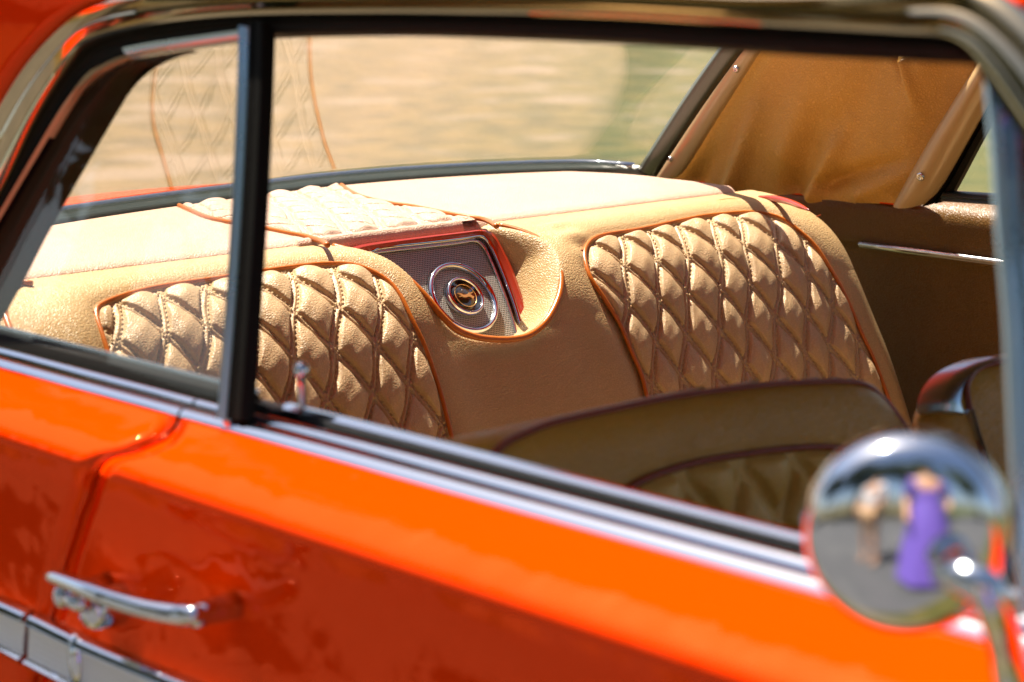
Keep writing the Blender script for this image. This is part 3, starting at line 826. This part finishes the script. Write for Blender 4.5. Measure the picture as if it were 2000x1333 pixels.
# side panel profile (y,z)
fp = smooth([(1.82, .914), (1.77, .9155), (1.725, .910), (1.704, .900), (1.698, .884), (1.700, .850), (1.702, .835), (1.715, .822), (1.72, .77), (1.722, .7), (1.72, .40)], 70)
xs = np.linspace(-.45, 1.6, 60)
FPn = np.stack([np.stack([xs, np.full(60, a)+.0, np.full(60, b)], 1) for a, b in fp], 0)
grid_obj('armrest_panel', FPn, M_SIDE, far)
xs = np.linspace(-.05, 1.5, 20)
loop_sweep('chrome_strip', [np.stack([xs, np.full(20, y), np.full(20, z)], 1) for y, z in ((1.702, .829), (1.694, .830), (1.692, .835), (1.694, .839), (1.702, .840))], M_STEEL, far)
# leather-lined rear pillar with folds
sp_px = [(1300, 352), (1320, 330), (1400, 216), (1480, 85), (1500, 60), (1960, 40), (1950, 110), (1900, 180), (1820, 300), (1766, 396), (1640, 392), (1480, 378), (1380, 362)]
Ps = np.array([fside(*p) for p in sp_px]); sl2 = Ps[:, [0, 2]]
a = np.arange(sl2[:, 0].min(), sl2[:, 0].max(), .003); b = np.arange(sl2[:, 1].min(), sl2[:, 1].max(), .003)
A, B = np.meshgrid(a, b, indexing='ij'); ins = in_poly(A, B, sl2)
Hf = np.zeros(A.shape)
folds = [((1432, 365), (1478, 215), .016, .020), ((1545, 372), (1600, 235), .020, -.018), ((1590, 380), (1655, 240), .014, .016), ((1610, 360), (1760, 315), .013, -.015), ((1540, 300), (1590, 120), .03, .012),
         ((1650, 250), (1720, 110), .03, -.010), ((1770, 115), (1800, 215), .012, .010), ((1752, 108), (1778, 190), .008, -.008), ((1360, 355), (1400, 300), .016, -.012), ((1680, 380), (1790, 330), .015, .009), ((1800, 120), (1750, 330), .03, .010)]
for pA, pB, wd, am in folds:
    qa = fside(*pA)[[0, 2]]; qb = fside(*pB)[[0, 2]]; ab = qb-qa
    tq = np.clip(((A-qa[0])*ab[0]+(B-qa[1])*ab[1])/(ab@ab), 0, 1)
    dd = np.hypot(A-qa[0]-tq*ab[0], B-qa[1]-tq*ab[1])
    Hf += 1.35*am*np.exp(-(dd/wd)**2)*(1-.75*tq)
yb = 1.655-(B-.915)*KT
Pq = np.stack([A+NF[0]*Hf, yb+NF[1]*Hf, B+NF[2]*Hf], -1)
nA, mA = A.shape; F = grid_faces(nA, mA, False); F = F[ins.ravel()[F].any(1)]
used = np.unique(F); mp = -np.ones(nA*mA, int); mp[used] = np.arange(len(used))
sail = mesh_obj('pillar_lining', Pq.reshape(-1, 3)[used], mp[F], M_SAIL, far)
# cream strip along the glass with screws
band('edge_strip', [(1262, 352), (1285, 335), (1350, 235), (1440, 95), (1470, 45)], [(1306, 352), (1330, 335), (1393, 235), (1486, 88), (1512, 45)], lambda u, v: fside(u, v, .022), NF,
     [(0, -.003), (.1, 0), (.5, .0025), (.9, 0), (1, -.003)], .012, M_BEIGE, far)
def screw(p, nrm, r, parent):
    nrm = np.array(nrm)/np.linalg.norm(nrm); e1 = np.cross(nrm, [0, 0, 1.]); e1 /= np.linalg.norm(e1); e2 = np.cross(nrm, e1)
    V, F = [], []; seg = 18
    for rr, hh in ((1, -.002), (1, .0006), (.75, .0016), (.4, .0020), (.3, .0008), (.01, .0008)):
        for i in range(seg):
            a = 2*math.pi*i/seg; V.append(p+(e1*math.cos(a)+e2*math.sin(a))*rr*r+nrm*hh)
    for k in range(5):
        for i in range(seg):
            F.append((k*seg+i, k*seg+(i+1) % seg, (k+1)*seg+(i+1) % seg, (k+1)*seg+i))
    return mesh_obj('screw', V, F, M_STEEL, parent)
screw(fside(1437, 136, .026), NF, .0052, far); screw(fside(1308, 312, .026), NF, .0045, far)
# trim by the far quarter window
band('window_trim', [(1745, 400), (1775, 345), (1830, 250), (1905, 130), (1960, 45)], [(1800, 402), (1830, 370), (1880, 285), (1950, 160), (2000, 75)], lambda u, v: fside(u, v, .012), NF,
     [(0, 0), (.15, .010), (.4, .016), (.65, .014), (.85, .006), (1, -.004)], .012, M_BEIGE, far)
screw(fside(1797, 346, .030), NF, .0062, far)
band('window_seal', [(1800, 404), (1835, 366), (1885, 280), (1950, 160), (2000, 70)], [(1852, 392), (1875, 350), (1915, 275), (1965, 190), (2030, 80)], lambda u, v: fside(u, v, -.003), NF,
     [(0, 0), (.3, .004), (.45, -.002), (.6, .004), (1, 0)], .012, M_BLACK, far)
band('window_seal', [(1840, 378), (1900, 381), (2050, 390)], [(1840, 394), (1900, 398), (2050, 408)], lambda u, v: fside(u, v, .004), NF, [(0, 0), (.3, .004), (.5, .001), (.8, .004), (1, 0)], .012, M_SEAL, far)
fg = [fside(*p, -.02) for p in [(1845, 390), (1900, 300), (1965, 190), (2060, 30), (2600, 90), (2600, 430)]]
g_ = mesh_obj('glass', fg, [tuple(range(6))], M_GLASS, far, smooth_=False)
# far outer body
fo = BP.copy(); fo[:, 0] = 1.84-fo[:, 0]; fo[:, 1] -= .055
XX = np.linspace(-.30, 2.6, 10)
grid_obj('outer_skin', np.stack([np.stack([np.full(nb, x), fo[:, 0], fo[:, 1]], 1) for x in XX], 0), M_PAINT, far, thick=.003)
# far rear pillar outside
fpl = [fside(*p, -.05) for p in [(1330, 352), (1500, 60), (2000, 20), (1960, 120), (1790, 400)]]
s_ = mesh_obj('outer_pillar', fpl, [tuple(range(5))], M_PAINT, far, smooth_=False)
sd = s_.modifiers.new('solid', 'SOLIDIFY'); sd.thickness = .01
# red body edge seen between seat and shelf end
pts = [on_z(u, v, .925) for u, v in smooth([(1482, 385), (1510, 388), (1545, 396), (1582, 412)], 14)]
tube('red_edge', pts, np.interp(np.linspace(0, 1, 14), [0, .3, .8, 1], [.002, .005, .004, .001]), M_REDTRIM, far)

# ---------- front seats
M_FS = leather('front_seat_leather', (.56, .285, .045), rough=.34, scale=260, strength=.5)
M_FSQ = leather('front_quilt_leather', (.70, .42, .10), rough=.3, scale=260, strength=.4)
def fs_plane(u, v, off=0.0):
    n = np.array([math.cos(math.radians(16)), 0, math.sin(math.radians(16))])
    return on_plane(u, v, np.array([.86, 0, .93])+n*off, n)
NFS = np.array([math.cos(math.radians(16)), 0, math.sin(math.radians(16))])
TFS = np.array([-NFS[2], 0, NFS[0]])     # up along the backrest
def fs_coord(p): return np.array([p[1], (p-np.array([.86, 0, .93]))@TFS])
def fs_pt(Y, T, H=0.0):
    Y = np.asarray(Y, float); T = np.asarray(T, float); H = np.asarray(H, float)
    return np.array([.86, 0, .93])+Y[..., None]*np.array([0, 1., 0])+T[..., None]*TFS+(H+0*Y)[..., None]*NFS
def front_seat(outline_px, pipe_px, ins_px, label, chrome=False):
    st = empty('front_seat', tuple(fs_plane(*outline_px[len(outline_px)//2])-np.array([0, 0, .4])), car)
    st['label'] = label
    O = smooth([fs_coord(fs_plane(*p)) for p in outline_px], 90)
    low = -.48
    poly = np.vstack([[[O[0][0], low]], O, [[O[-1][0], low]]])
    poly2 = smooth(poly, 160)
    # inflated front: rings shrinking towards the middle; domed edge
    a = np.arange(poly[:, 0].min()-.002, poly[:, 0].max()+.004, .004); b = np.arange(low, poly[:, 1].max()+.004, .004)
    A, B = np.meshgrid(a, b, indexing='ij'); ins = in_poly(A, B, poly); d = dist_poly(A, B, poly[1:-1], False)
    R = .035; D = .55 if chrome else 1.0
    q = np.clip(1-d/R, 0, 1)
    H = -R*.8*(1-np.sqrt(np.clip(1-q*q, 0, 1)))+.010*sstep(0, .12, d)
    H = np.where(ins, H, -R*.8)
    I = None
    if ins_px is not None:
        I = smooth([fs_coord(fs_plane(*p)) for p in ins_px], 60)
        ip = np.vstack([[[I[0][0], low]], I, [[I[-1][0], low]]])
        ii = in_poly(A, B, ip); di = dist_poly(A, B, I, False)
        H = np.where(ii, H-.010*sstep(0, .01, di), H-.003*np.exp(-(di/.006)**2))
    P = fs_pt(A, B, H); n_, m_ = A.shape
    F = grid_faces(n_, m_, False); F = F[ins.ravel()[F].any(1)]
    used = np.unique(F); mp = -np.ones(n_*m_, int); mp[used] = np.arange(len(used))
    mesh_obj('backrest', P.reshape(-1, 3)[used], mp[F], M_FS, st)
    # side gusset and rear shell
    E = fs_pt(poly2[:, 0], poly2[:, 1], -R*.78)
    cen = poly2.mean(0)
    sh = poly2+(cen-poly2)*.04
    rows = [E, fs_pt(poly2[:, 0], poly2[:, 1], -R*1.3*D), fs_pt(sh[:, 0], sh[:, 1], -R*2.4*D), fs_pt(sh[:, 0]+(cen[0]-sh[:, 0])*.12, sh[:, 1]+(cen[1]-sh[:, 1])*.05, -R*3.0*D),
            fs_pt(cen[0]+(sh[:, 0]-cen[0])*.05, cen[1]+(sh[:, 1]-cen[1])*.05, -R*3.2*D)]
    grid_obj('rear_shell', np.stack(rows, 0), M_FS, st)
    if pipe_px:
        Q = smooth([fs_coord(fs_plane(*p)) for p in pipe_px], 70)
        dQ = dist_poly(Q[:, 0], Q[:, 1], poly[1:-1], False); qq = np.clip(1-dQ/R, 0, 1)
        hq = -R*.8*(1-np.sqrt(np.clip(1-qq*qq, 0, 1)))+.010*sstep(0, .12, dQ)
        tube('piping', fs_pt(Q[:, 0], Q[:, 1], hq+.001), .0032, M_PIPED, st)
    if I is not None:
        dQ = dist_poly(I[:, 0], I[:, 1], poly[1:-1], False); qq = np.clip(1-dQ/R, 0, 1)
        hq = -R*.8*(1-np.sqrt(np.clip(1-qq*qq, 0, 1)))+.010*sstep(0, .12, dQ)
        tube('piping', fs_pt(I[:, 0], I[:, 1], hq+.001), .0032, M_PIPED, st)
        def ptf(Y, T, H=0.0):
            return fs_pt(Y, -T, H+.004)
        pp = ip.copy(); pp[:, 1] = -np.maximum(pp[:, 1], -.30)
        quilt_patch('quilted_panel', ptf, pp, .062, .100, .015, pp[:, 0].mean(), 0.0, M_FSQ, st, res=.002, stitch=False)
    # squab
    c = poly.mean(0)
    yl, yr = poly[:, 0].min(), poly[:, 0].max()
    sec = smooth([(.86, .50), (.95, .52), (1.15, .52), (1.33, .50), (1.37, .44), (1.36, .34)], 20)
    grid_obj('squab', np.stack([np.stack([sec[:, 0], np.full(20, y), sec[:, 1]], 1) for y in np.linspace(yl, yr, 5)], 0), M_FS, st, flip=True)
    return st, poly
out1 = [(830, 1000), (846, 920), (868, 880), (905, 862), (957, 846), (1038, 829), (1108, 816), (1230, 789), (1350, 765), (1500, 745), (1600, 738), (1680, 736), (1722, 744), (1750, 765), (1785, 810), (1825, 880), (1880, 1000)]
pipe1 = [(940, 980), (950, 925), (968, 890), (1000, 864), (1050, 842), (1110, 822), (1230, 795), (1350, 771), (1500, 751), (1600, 744), (1690, 743), (1735, 757), (1765, 790), (1800, 850), (1840, 930)]
ins1 = [(1160, 1080), (1180, 1010), (1205, 968), (1250, 938), (1340, 908), (1450, 888), (1560, 876), (1640, 877), (1700, 890), (1750, 940), (1790, 1020)]
front_seat(out1, pipe1, ins1, 'near front seat backrest beside the open door window')
out2 = [(1845, 1200), (1842, 1000), (1845, 860), (1852, 790), (1875, 748), (1915, 718), (1975, 697), (2060, 680), (2200, 665), (2330, 680), (2400, 760), (2450, 900), (2480, 1200)]
pipe2 = [(1980, 1200), (1945, 1050), (1915, 900), (1895, 820), (1893, 780), (1905, 745), (1940, 715), (2000, 700)]
st2, poly2 = front_seat(out2, pipe2, None, 'far front seat with a chrome corner on its backrest', True)
# chrome corner and edge strip on the driver seat
band('chrome_corner', [(1843, 800), (1845, 775), (1856, 748), (1880, 722), (1912, 704), (1940, 694)], [(1898, 812), (1885, 795), (1885, 765), (1898, 742), (1920, 722), (1945, 706)],
     lambda u, v: fs_plane(u, v, .004), NFS, [(0, -.03), (.12, -.008), (.35, .002), (.6, .004), (.85, -.004), (1, -.008)], .03, M_BLUECH, st2)
band('chrome_edge', [(1894, 800), (1915, 870), (1945, 960), (1985, 1080)], [(1901, 800), (1922, 868), (1952, 958), (1992, 1078)], lambda u, v: fs_plane(u, v, .006), NFS, [(0, 0), (.5, .003), (1, 0)], .01, M_STEEL, st2)

# floor, firewall
fl = [(-.3, .05, .30), (2.0, .05, .30), (2.0, 1.73, .30), (-.3, 1.73, .30)]
f_ = mesh_obj('floor_carpet', fl, [(0, 1, 2, 3)], M_CARPET, car, smooth_=False)
f_.modifiers.new('solid', 'SOLIDIFY').thickness = .02
# dashboard, cowl and bonnet ahead of the frame
dsh = smooth([(1.62, .40), (1.58, .70), (1.60, .86), (1.68, .92), (1.86, .935), (2.05, .945)], 24)
grid_obj('dashboard', np.stack([np.stack([dsh[:, 0], np.full(24, y), dsh[:, 1]], 1) for y in (.07, .9, 1.74)], 0), M_SIDE, car, thick=.01)

# ---------- door mirror
mir = empty('door_mirror', tuple(on_y(1780, 1050, -.115)), car)
mc = on_y(1776, 1048, -.105)
ma = np.array([.62, -.78, -.04]); ma /= np.linalg.norm(ma)     # the shell bulges forwards and outwards
me1 = np.cross([0, 0, 1.0], ma); me1 /= np.linalg.norm(me1); me2 = np.cross(ma, me1)
MR = .0500
prof = [(.0, .0165), (.15, .0163), (.3, .0157), (.45, .0147), (.6, .0132), (.74, .0112), (.85, .0085), (.93, .0045), (.98, -.002), (1.0, -.006), (1.0, -.012), (.96, -.015), (.90, -.014), (.88, -.010), (0, -.010)]
V, F = [], []; seg = 72
pr_s = smooth(prof, 60)
for r, h in pr_s:
    for i in range(seg):
        a = 2*math.pi*i/seg; V.append(mc+(me1*math.cos(a)+me2*math.sin(a))*MR*max(r, .0005)+ma*h*1.15)
for k in range(len(pr_s)-1):
    for i in range(seg): F.append((k*seg+i, k*seg+(i+1) % seg, (k+1)*seg+(i+1) % seg, (k+1)*seg+i))
mesh_obj('mirror_shell', V, F, M_CHROME, mir)
# arm
a0 = mc-me2*.022+me1*(.020 if me1[0]+me1[1] > 0 else -.020)+ma*.014
pts = [on_y(1835, 1118, -.118), on_y(1880, 1128, -.122), on_y(1925, 1152, -.120), on_y(1950, 1205, -.112), on_y(1968, 1280, -.098), on_y(1992, 1370, -.085)]
tube('mirror_arm', smooth(pts, 40), np.interp(np.linspace(0, 1, 40), [0, .15, .4, .7, 1], [.0055, .0085, .0095, .0085, .011]), M_CHROME, mir, seg=20)
bp_ = on_y(1998, 1385, -.080)
tube('mirror_foot', [bp_+np.array([0, -.004, -.0]), bp_+np.array([0, .01, 0]), bp_+np.array([0, .03, 0])], [.012, .024, .026], M_CHROME, mir, seg=28)

# ---------- door handle
hd = [(92, 1122), (120, 1131), (170, 1150), (230, 1172), (290, 1189), (350, 1199), (388, 1200)]
hpts = []
for kx, (u, v) in enumerate(smooth(hd, 40)):
    t = kx/39
    hpts.append(on_y(u, v, -.108-.010*math.sin(math.pi*min(t*1.1, 1))))
hrad = np.interp(np.linspace(0, 1, 40), [0, .05, .3, .7, .93, 1], [.003, .0065, .0085, .0090, .0100, .0065])
V, F = [], []
add_tube(V, F, hpts, hrad, 16, flat=.8)
mesh_obj('door_handle', V, F, M_CHROME, door)
# handle mounts
def boss(u, v, r, y0, name='handle_mount', ry=None):
    p = on_y(u, v, y0)
    pts = [p+np.array([0, .05, .0]), p+np.array([0, .02, 0]), p+np.array([0, .004, 0]), p, p+np.array([0, -.002, 0])]
    return tube(name, pts, [r*1.25, r*1.1, r, r*.85, r*.3], M_CHROME, door, seg=24)
boss(372, 1205, .0085, -.104)
bb = boss(170, 1195, .0145, -.098, 'lock_barrel')
boss(112, 1168, .0085, -.112, 'push_button')
tube('button_arm', [on_y(125, 1172, -.112), on_y(150, 1178, -.110), on_y(176, 1180, -.102)], [.004, .006, .007], M_CHROME, door, seg=14)

# ---------- side trim on door and quarter
TU = [(-120, 1122), (0, 1171), (70, 1202), (175, 1252), (371, 1333), (600, 1428)]
TL = [(-120, 1218), (0, 1272), (70, 1309), (175, 1362), (371, 1452), (600, 1556)]
def tpl(u, v): return on_y(u, v, -.0800)
def cut(lst, ua, ub):
    L_ = smooth(lst, 300); k = (L_[:, 0] >= ua) & (L_[:, 0] <= ub); return L_[k]
for (ua, ub, par) in ((-120, 57, quarter), (64, 600, door)):
    A_ = cut(TU, ua, ub); B_ = cut(TL, ua-6, ub-6)
    A3 = np.array([tpl(*p) for p in smooth(A_, 60)]); B3 = np.array([tpl(*p) for p in smooth(B_, 60)])
    nn = np.array([0, -1., 0])
    band('side_trim', A3, B3, None, nn, [(0, 0), (.04, .006), (.14, .008), (.20, .003), (.80, .003), (.86, .008), (.96, .006), (1, 0)], .012, M_CHROME, par, n=60, raw=True)
    A4 = A3*.8+B3*.2; B4 = A3*.2+B3*.8
    band('trim_insert', A4, B4, None, nn, [(0, .0035), (1, .0035)], .001, M_WHITE, par, n=60, raw=True)
pe = on_y(143, 1290, -.0860)
th = np.linspace(0, 2*math.pi, 32, endpoint=False)
V = [pe+np.array([0, -.004, 0])]+[pe+np.array([.008*math.cos(a), 0, .020*math.sin(a)]) for a in th]
V += [v+np.array([0, .004, 0]) for v in V[1:33]]
F = [(0, 1+(i+1) % 32, 1+i) for i in range(32)]+[(1+i, 1+(i+1) % 32, 33+(i+1) % 32, 33+i) for i in range(32)]
mesh_obj('trim_badge', V, F, M_CHROME, door)

# ------------------------------------------------------------------ ground
def ground_mat(name, c1, c2, c3, sc, verge=False):
    m, nt, b, N, L = newmat(name)
    tc = N('ShaderNodeTexCoord')
    n1 = N('ShaderNodeTexNoise'); n1.inputs['Scale'].default_value = sc; n1.inputs['Detail'].default_value = 6
    n2 = N('ShaderNodeTexNoise'); n2.inputs['Scale'].default_value = sc*.35; n2.inputs['Detail'].default_value = 5
    n3 = N('ShaderNodeTexNoise'); n3.inputs['Scale'].default_value = 40; n3.inputs['Detail'].default_value = 6
    for n in (n1, n2, n3): L(tc.outputs['Object'], n.inputs['Vector'])
    r1 = N('ShaderNodeMapRange'); r1.inputs['From Min'].default_value = .43; r1.inputs['From Max'].default_value = .57
    r2 = N('ShaderNodeMapRange'); r2.inputs['From Min'].default_value = .54; r2.inputs['From Max'].default_value = .64
    L(n1.outputs['Fac'], r1.inputs['Value']); L(n2.outputs['Fac'], r2.inputs['Value'])
    a = N('ShaderNodeMixRGB'); a.inputs['Color1'].default_value = (*c1, 1); a.inputs['Color2'].default_value = (*c2, 1); L(r1.outputs['Result'], a.inputs['Fac'])
    c = N('ShaderNodeMixRGB'); c.inputs['Color2'].default_value = (*c3, 1); L(a.outputs['Color'], c.inputs['Color1']); L(r2.outputs['Result'], c.inputs['Fac'])
    mu = N('ShaderNodeMixRGB'); mu.blend_type = 'MULTIPLY'; mu.inputs['Fac'].default_value = .5
    src = c.outputs['Color']
    if verge:       # greener grass further along the field
        M = math_nodes(nt); sx = N('ShaderNodeSeparateXYZ'); L(tc.outputs['Object'], sx.inputs[0])
        q = M('ADD', M('ADD', sx.outputs['X'], sx.outputs['Y']), M('MULTIPLY', n2.outputs['Fac'], 9.0))
        rv = N('ShaderNodeMapRange'); rv.inputs['From Min'].default_value = 3.0; rv.inputs['From Max'].default_value = 12.0; L(q, rv.inputs['Value'])
        cv = N('ShaderNodeMixRGB'); cv.inputs['Color2'].default_value = (.060, .085, .002, 1)
        L(src, cv.inputs['Color1']); L(M('MULTIPLY', rv.outputs['Result'], M('SUBTRACT', 1.0, r2.outputs['Result'])), cv.inputs['Fac']); src = cv.outputs['Color']
    L(src, mu.inputs['Color1']); L(n3.outputs['Fac'], mu.inputs['Color2'])
    L(mu.outputs['Color'], b.inputs['Base Color'])
    bp = N('ShaderNodeBump'); bp.inputs['Distance'].default_value = .03; L(n3.outputs['Fac'], bp.inputs['Height']); L(bp.outputs['Normal'], b.inputs['Normal'])
    pset(b, Roughness=.9)
    return m
MG = ground_mat('dry_grass', (.040, .046, .002), (.135, .098, .018), (.20, .16, .105), 3.0, True)
MA = ground_mat('asphalt', (.085, .088, .092), (.10, .10, .105), (.13, .13, .13), 3.0)
g = mesh_obj('ground', [(-300, -300, 0), (300, -300, 0), (300, 300, 0), (-300, 300, 0)], [(0, 1, 2, 3)], MG, smooth_=False)
g['kind'] = 'structure'; g['label'] = 'sunlit dry grass and pale dirt beyond the car'
r = mesh_obj('road', [(-40, -7, .004), (60, -7, .004), (60, -.6, .004), (-40, -.6, .004)], [(0, 1, 2, 3)], MA, smooth_=False)
r['kind'] = 'structure'; r['label'] = 'grey asphalt beside the car'

# trees behind the camera (they show as reflections in paint and chrome)
M_LEAF = plain('leaves', (.055, .085, .018), rough=.6)
M_BARK = plain('bark', (.10, .07, .045), rough=.9, bump=1, bscale=30)
def tree(x, y, h, r, lab):
    t = empty('tree', (x, y, 0)); t['label'] = lab; t['category'] = 'tree'; t['group'] = 'trees across the road'
    V, F = [], []
    add_tube(V, F, smooth([(x, y, 0), (x+.1, y+.05, h*.3), (x-.1, y, h*.7)], 12), np.linspace(.22, .08, 12), 10)
    for k in range(6):
        a = k*1.1; add_tube(V, F, smooth([(x, y, h*.38), (x+math.cos(a)*r*.4, y+math.sin(a)*r*.4, h*.55), (x+math.cos(a)*r*.75, y+math.sin(a)*r*.75, h*.7)], 8), np.linspace(.09, .02, 8), 6)
    mesh_obj('trunk', V, F, M_BARK, t)
    rng = np.random.default_rng(int(abs(x*7+y*13)))
    n = 13000
    cl = rng.normal(size=(34, 3)); cl /= np.linalg.norm(cl, axis=1)[:, None]; cl *= rng.uniform(.35, 1, (34, 1))**.5
    c = np.array([x, y, h*.68])+cl*np.array([r, r, h*.30])
    ci = rng.integers(0, 34, n); p = c[ci]+rng.normal(size=(n, 3))*r*.17
    e1 = rng.normal(size=(n, 3)); e1 /= np.linalg.norm(e1, axis=1)[:, None]; e2 = np.cross(e1, rng.normal(size=(n, 3))); e2 /= np.linalg.norm(e2, axis=1)[:, None]
    s = rng.uniform(.07, .15, (n, 1))
    VV = np.stack([p-e1*s, p+e2*s*.6, p+e1*s, p-e2*s*.6], 1).reshape(-1, 3)
    mesh_obj('crown', VV, np.arange(n*4).reshape(-1, 4), M_LEAF, t, smooth_=False)
tree(-6.2, -4.2, 6.0, 2.1, 'small unseen tree added behind the car to dapple the road with shade')  # added out of view; its leaf shade breaks up the road mirrored in the paint
tree(7.5, -7.5, 9.0, 3.0, 'tall leafy tree standing across the road well ahead of the car')
tree(3.4, -9.6, 8.0, 2.6, 'leafy tree across the road, second one ahead of the car')
tree(-.8, -9.0, 9.5, 3.2, 'broad leafy tree straight across the road')
tree(-5.5, -9.8, 7.0, 2.6, 'smaller leafy tree across the road behind the car')
tree(11.5, -2.5, 8.0, 3.0, 'leafy tree far ahead of the car beside the road')

# two people on the road beside the car (seen mirrored in the chrome)
M_SKIN = plain('skin', (.50, .27, .15), rough=.5)
M_HAIR = plain('hair', (.03, .018, .01), rough=.5)
M_SHOE = plain('shoe', (.03, .03, .03), rough=.5)
def skinned(name, joints, edges, radii, mat, parent):
    me = bpy.data.meshes.new(name); me.from_pydata(joints, edges, []); me.materials.append(mat)
    o = bpy.data.objects.new(name, me); COL.objects.link(o); o.parent = parent
    k = o.modifiers.new('skin', 'SKIN'); k.use_smooth_shade = True
    for i, v in enumerate(me.skin_vertices[0].data if me.skin_vertices else []): pass
    if not me.skin_vertices:
        bpy.context.view_layer.objects.active = o; o.select_set(True)
    for i, r in enumerate(radii):
        me.skin_vertices[0].data[i].radius = (r, r*.85)
    me.skin_vertices[0].data[0].use_root = True
    sb = o.modifiers.new('sub', 'SUBSURF'); sb.levels = 1; sb.render_levels = 2
    return o
def person(x, y, rz, shirt, legs, lab, dress=False):
    t = empty('person', (x, y, 0)); t.rotation_euler = (0, 0, rz); t['label'] = lab; t['category'] = 'person'
    J = dict(pel=(0, 0, .95), bel=(0, 0, 1.10), che=(0, 0, 1.32), nek=(0, 0, 1.48), hea=(0, .01, 1.58), top=(0, .01, 1.70),
             hl=(-.10, 0, .90), kl=(-.11, .02, .50), al=(-.12, 0, .09), fl=(-.12, .16, .03), hr=(.10, 0, .90), kr=(.12, .04, .50), ar=(.13, .02, .09), fr=(.13, .18, .03),
             sl=(-.19, 0, 1.41), el=(-.25, -.02, 1.13), wl=(-.22, .16, .93), nl=(-.21, .24, .89), sr=(.19, 0, 1.41), er=(.25, -.02, 1.13), wr=(.20, .18, 1.02), nr=(.17, .26, 1.04))
    Rr = dict(pel=.15, bel=.135, che=.155, nek=.055, hea=.088, top=.07, hl=.095, kl=.06, al=.042, fl=.035, hr=.095, kr=.06, ar=.042, fr=.035,
              sl=.06, el=.045, wl=.03, nl=.035, sr=.06, er=.045, wr=.03, nr=.035)
    E = [('pel', 'bel'), ('bel', 'che'), ('che', 'nek'), ('nek', 'hea'), ('hea', 'top'), ('pel', 'hl'), ('hl', 'kl'), ('kl', 'al'), ('al', 'fl'), ('pel', 'hr'), ('hr', 'kr'), ('kr', 'ar'), ('ar', 'fr'),
         ('che', 'sl'), ('sl', 'el'), ('el', 'wl'), ('wl', 'nl'), ('che', 'sr'), ('sr', 'er'), ('er', 'wr'), ('wr', 'nr')]
    def part(name, keep, grow, mat):
        ks = [k for k in J if k in keep]
        ed = [(ks.index(a), ks.index(b)) for a, b in E if a in ks and b in ks]
        return skinned(name, [J[k] for k in ks], ed, [Rr[k]+grow for k in ks], mat, t)
    part('body', list(J), 0, M_SKIN)
    part('shirt', ['pel', 'bel', 'che', 'sl', 'el', 'sr', 'er'], .018, shirt)
    if dress:
        V, F = [], []; seg = 28
        for k, (z, rx, ry) in enumerate([(1.12, .165, .14), (1.0, .19, .16), (.85, .225, .19), (.6, .26, .22), (.35, .30, .25), (.14, .33, .28)]):
            for i in range(seg):
                a = 2*math.pi*i/seg; w_ = 1+.05*math.sin(a*7)*(k/5); V.append((rx*w_*math.cos(a), ry*w_*math.sin(a), z))
        for k in range(5):
            for i in range(seg): F.append((k*seg+i, (k+1)*seg+i, (k+1)*seg+(i+1) % seg, k*seg+(i+1) % seg))
        o = mesh_obj('skirt', V, F, legs, None); o.parent = t
    else:
        part('shorts', ['pel', 'hl', 'kl', 'hr', 'kr'], .016, legs)
    part('hair', ['hea', 'top'], .012, M_HAIR)
try:
    person(2.12, -1.95, .9, plain('white_cotton', (.60, .60, .60)), plain('tan_cloth', (.45, .28, .14)), 'person in a white shirt and tan shorts standing on the road')
    person(2.42, -1.02, .75, plain('purple_cotton', (.12, .07, .36)), plain('violet_cloth', (.13, .08, .38)), 'person in a long purple dress standing close beside the car', True)
except Exception as ex:
    print('PERSON', ex)

# ------------------------------------------------------------------ light
SUN = np.array([-.43, .03, .89]); SUN /= np.linalg.norm(SUN)
ld = bpy.data.lights.new('sun', 'SUN'); ld.energy = 5.0; ld.angle = math.radians(.53); ld.color = (1, .89, .75)
lo = bpy.data.objects.new('sun', ld); COL.objects.link(lo); lo.location = (0, 0, 8)
lo.rotation_euler = Vector(tuple(-SUN)).to_track_quat('-Z', 'Y').to_euler()
w = bpy.data.worlds.new('World'); scene.world = w; w.use_nodes = True
nt = w.node_tree; bg = nt.nodes['Background']; sk = nt.nodes.new('ShaderNodeTexSky'); sk.sky_type = 'NISHITA'; sk.sun_disc = False
sk.sun_elevation = math.asin(SUN[2]); sk.sun_rotation = math.atan2(SUN[0], SUN[1])
sk.dust_density = 2.0; sk.ozone_density = .4
nt.links.new(sk.outputs[0], bg.inputs[0]); bg.inputs['Strength'].default_value = .05

# ------------------------------------------------------------------ camera object
cd = bpy.data.cameras.new('camera'); co = bpy.data.objects.new('camera', cd); COL.objects.link(co); scene.camera = co
cd.sensor_width = 36; cd.lens = FPX/2000*36; cd.clip_start = .05; cd.clip_end = 1000
M = Matrix(((RT[0], UP[0], -FW[0], CAM[0]), (RT[1], UP[1], -FW[1], CAM[1]), (RT[2], UP[2], -FW[2], CAM[2]), (0, 0, 0, 1)))
co.matrix_world = M
cd.dof.use_dof = True; cd.dof.aperture_fstop = 6.5
cd.dof.focus_distance = float((gc-CAM)@FW)
vs = scene.view_settings
vs.view_transform = 'Standard'; vs.look = 'None'; vs.gamma = 1; vs.exposure = 1.85; vs.use_curve_mapping = False
scene.cycles.max_bounces = 10; scene.cycles.transparent_max_bounces = 12
scene.cycles.use_denoising = True
scene.render.resolution_x = 1024; scene.render.resolution_y = 682
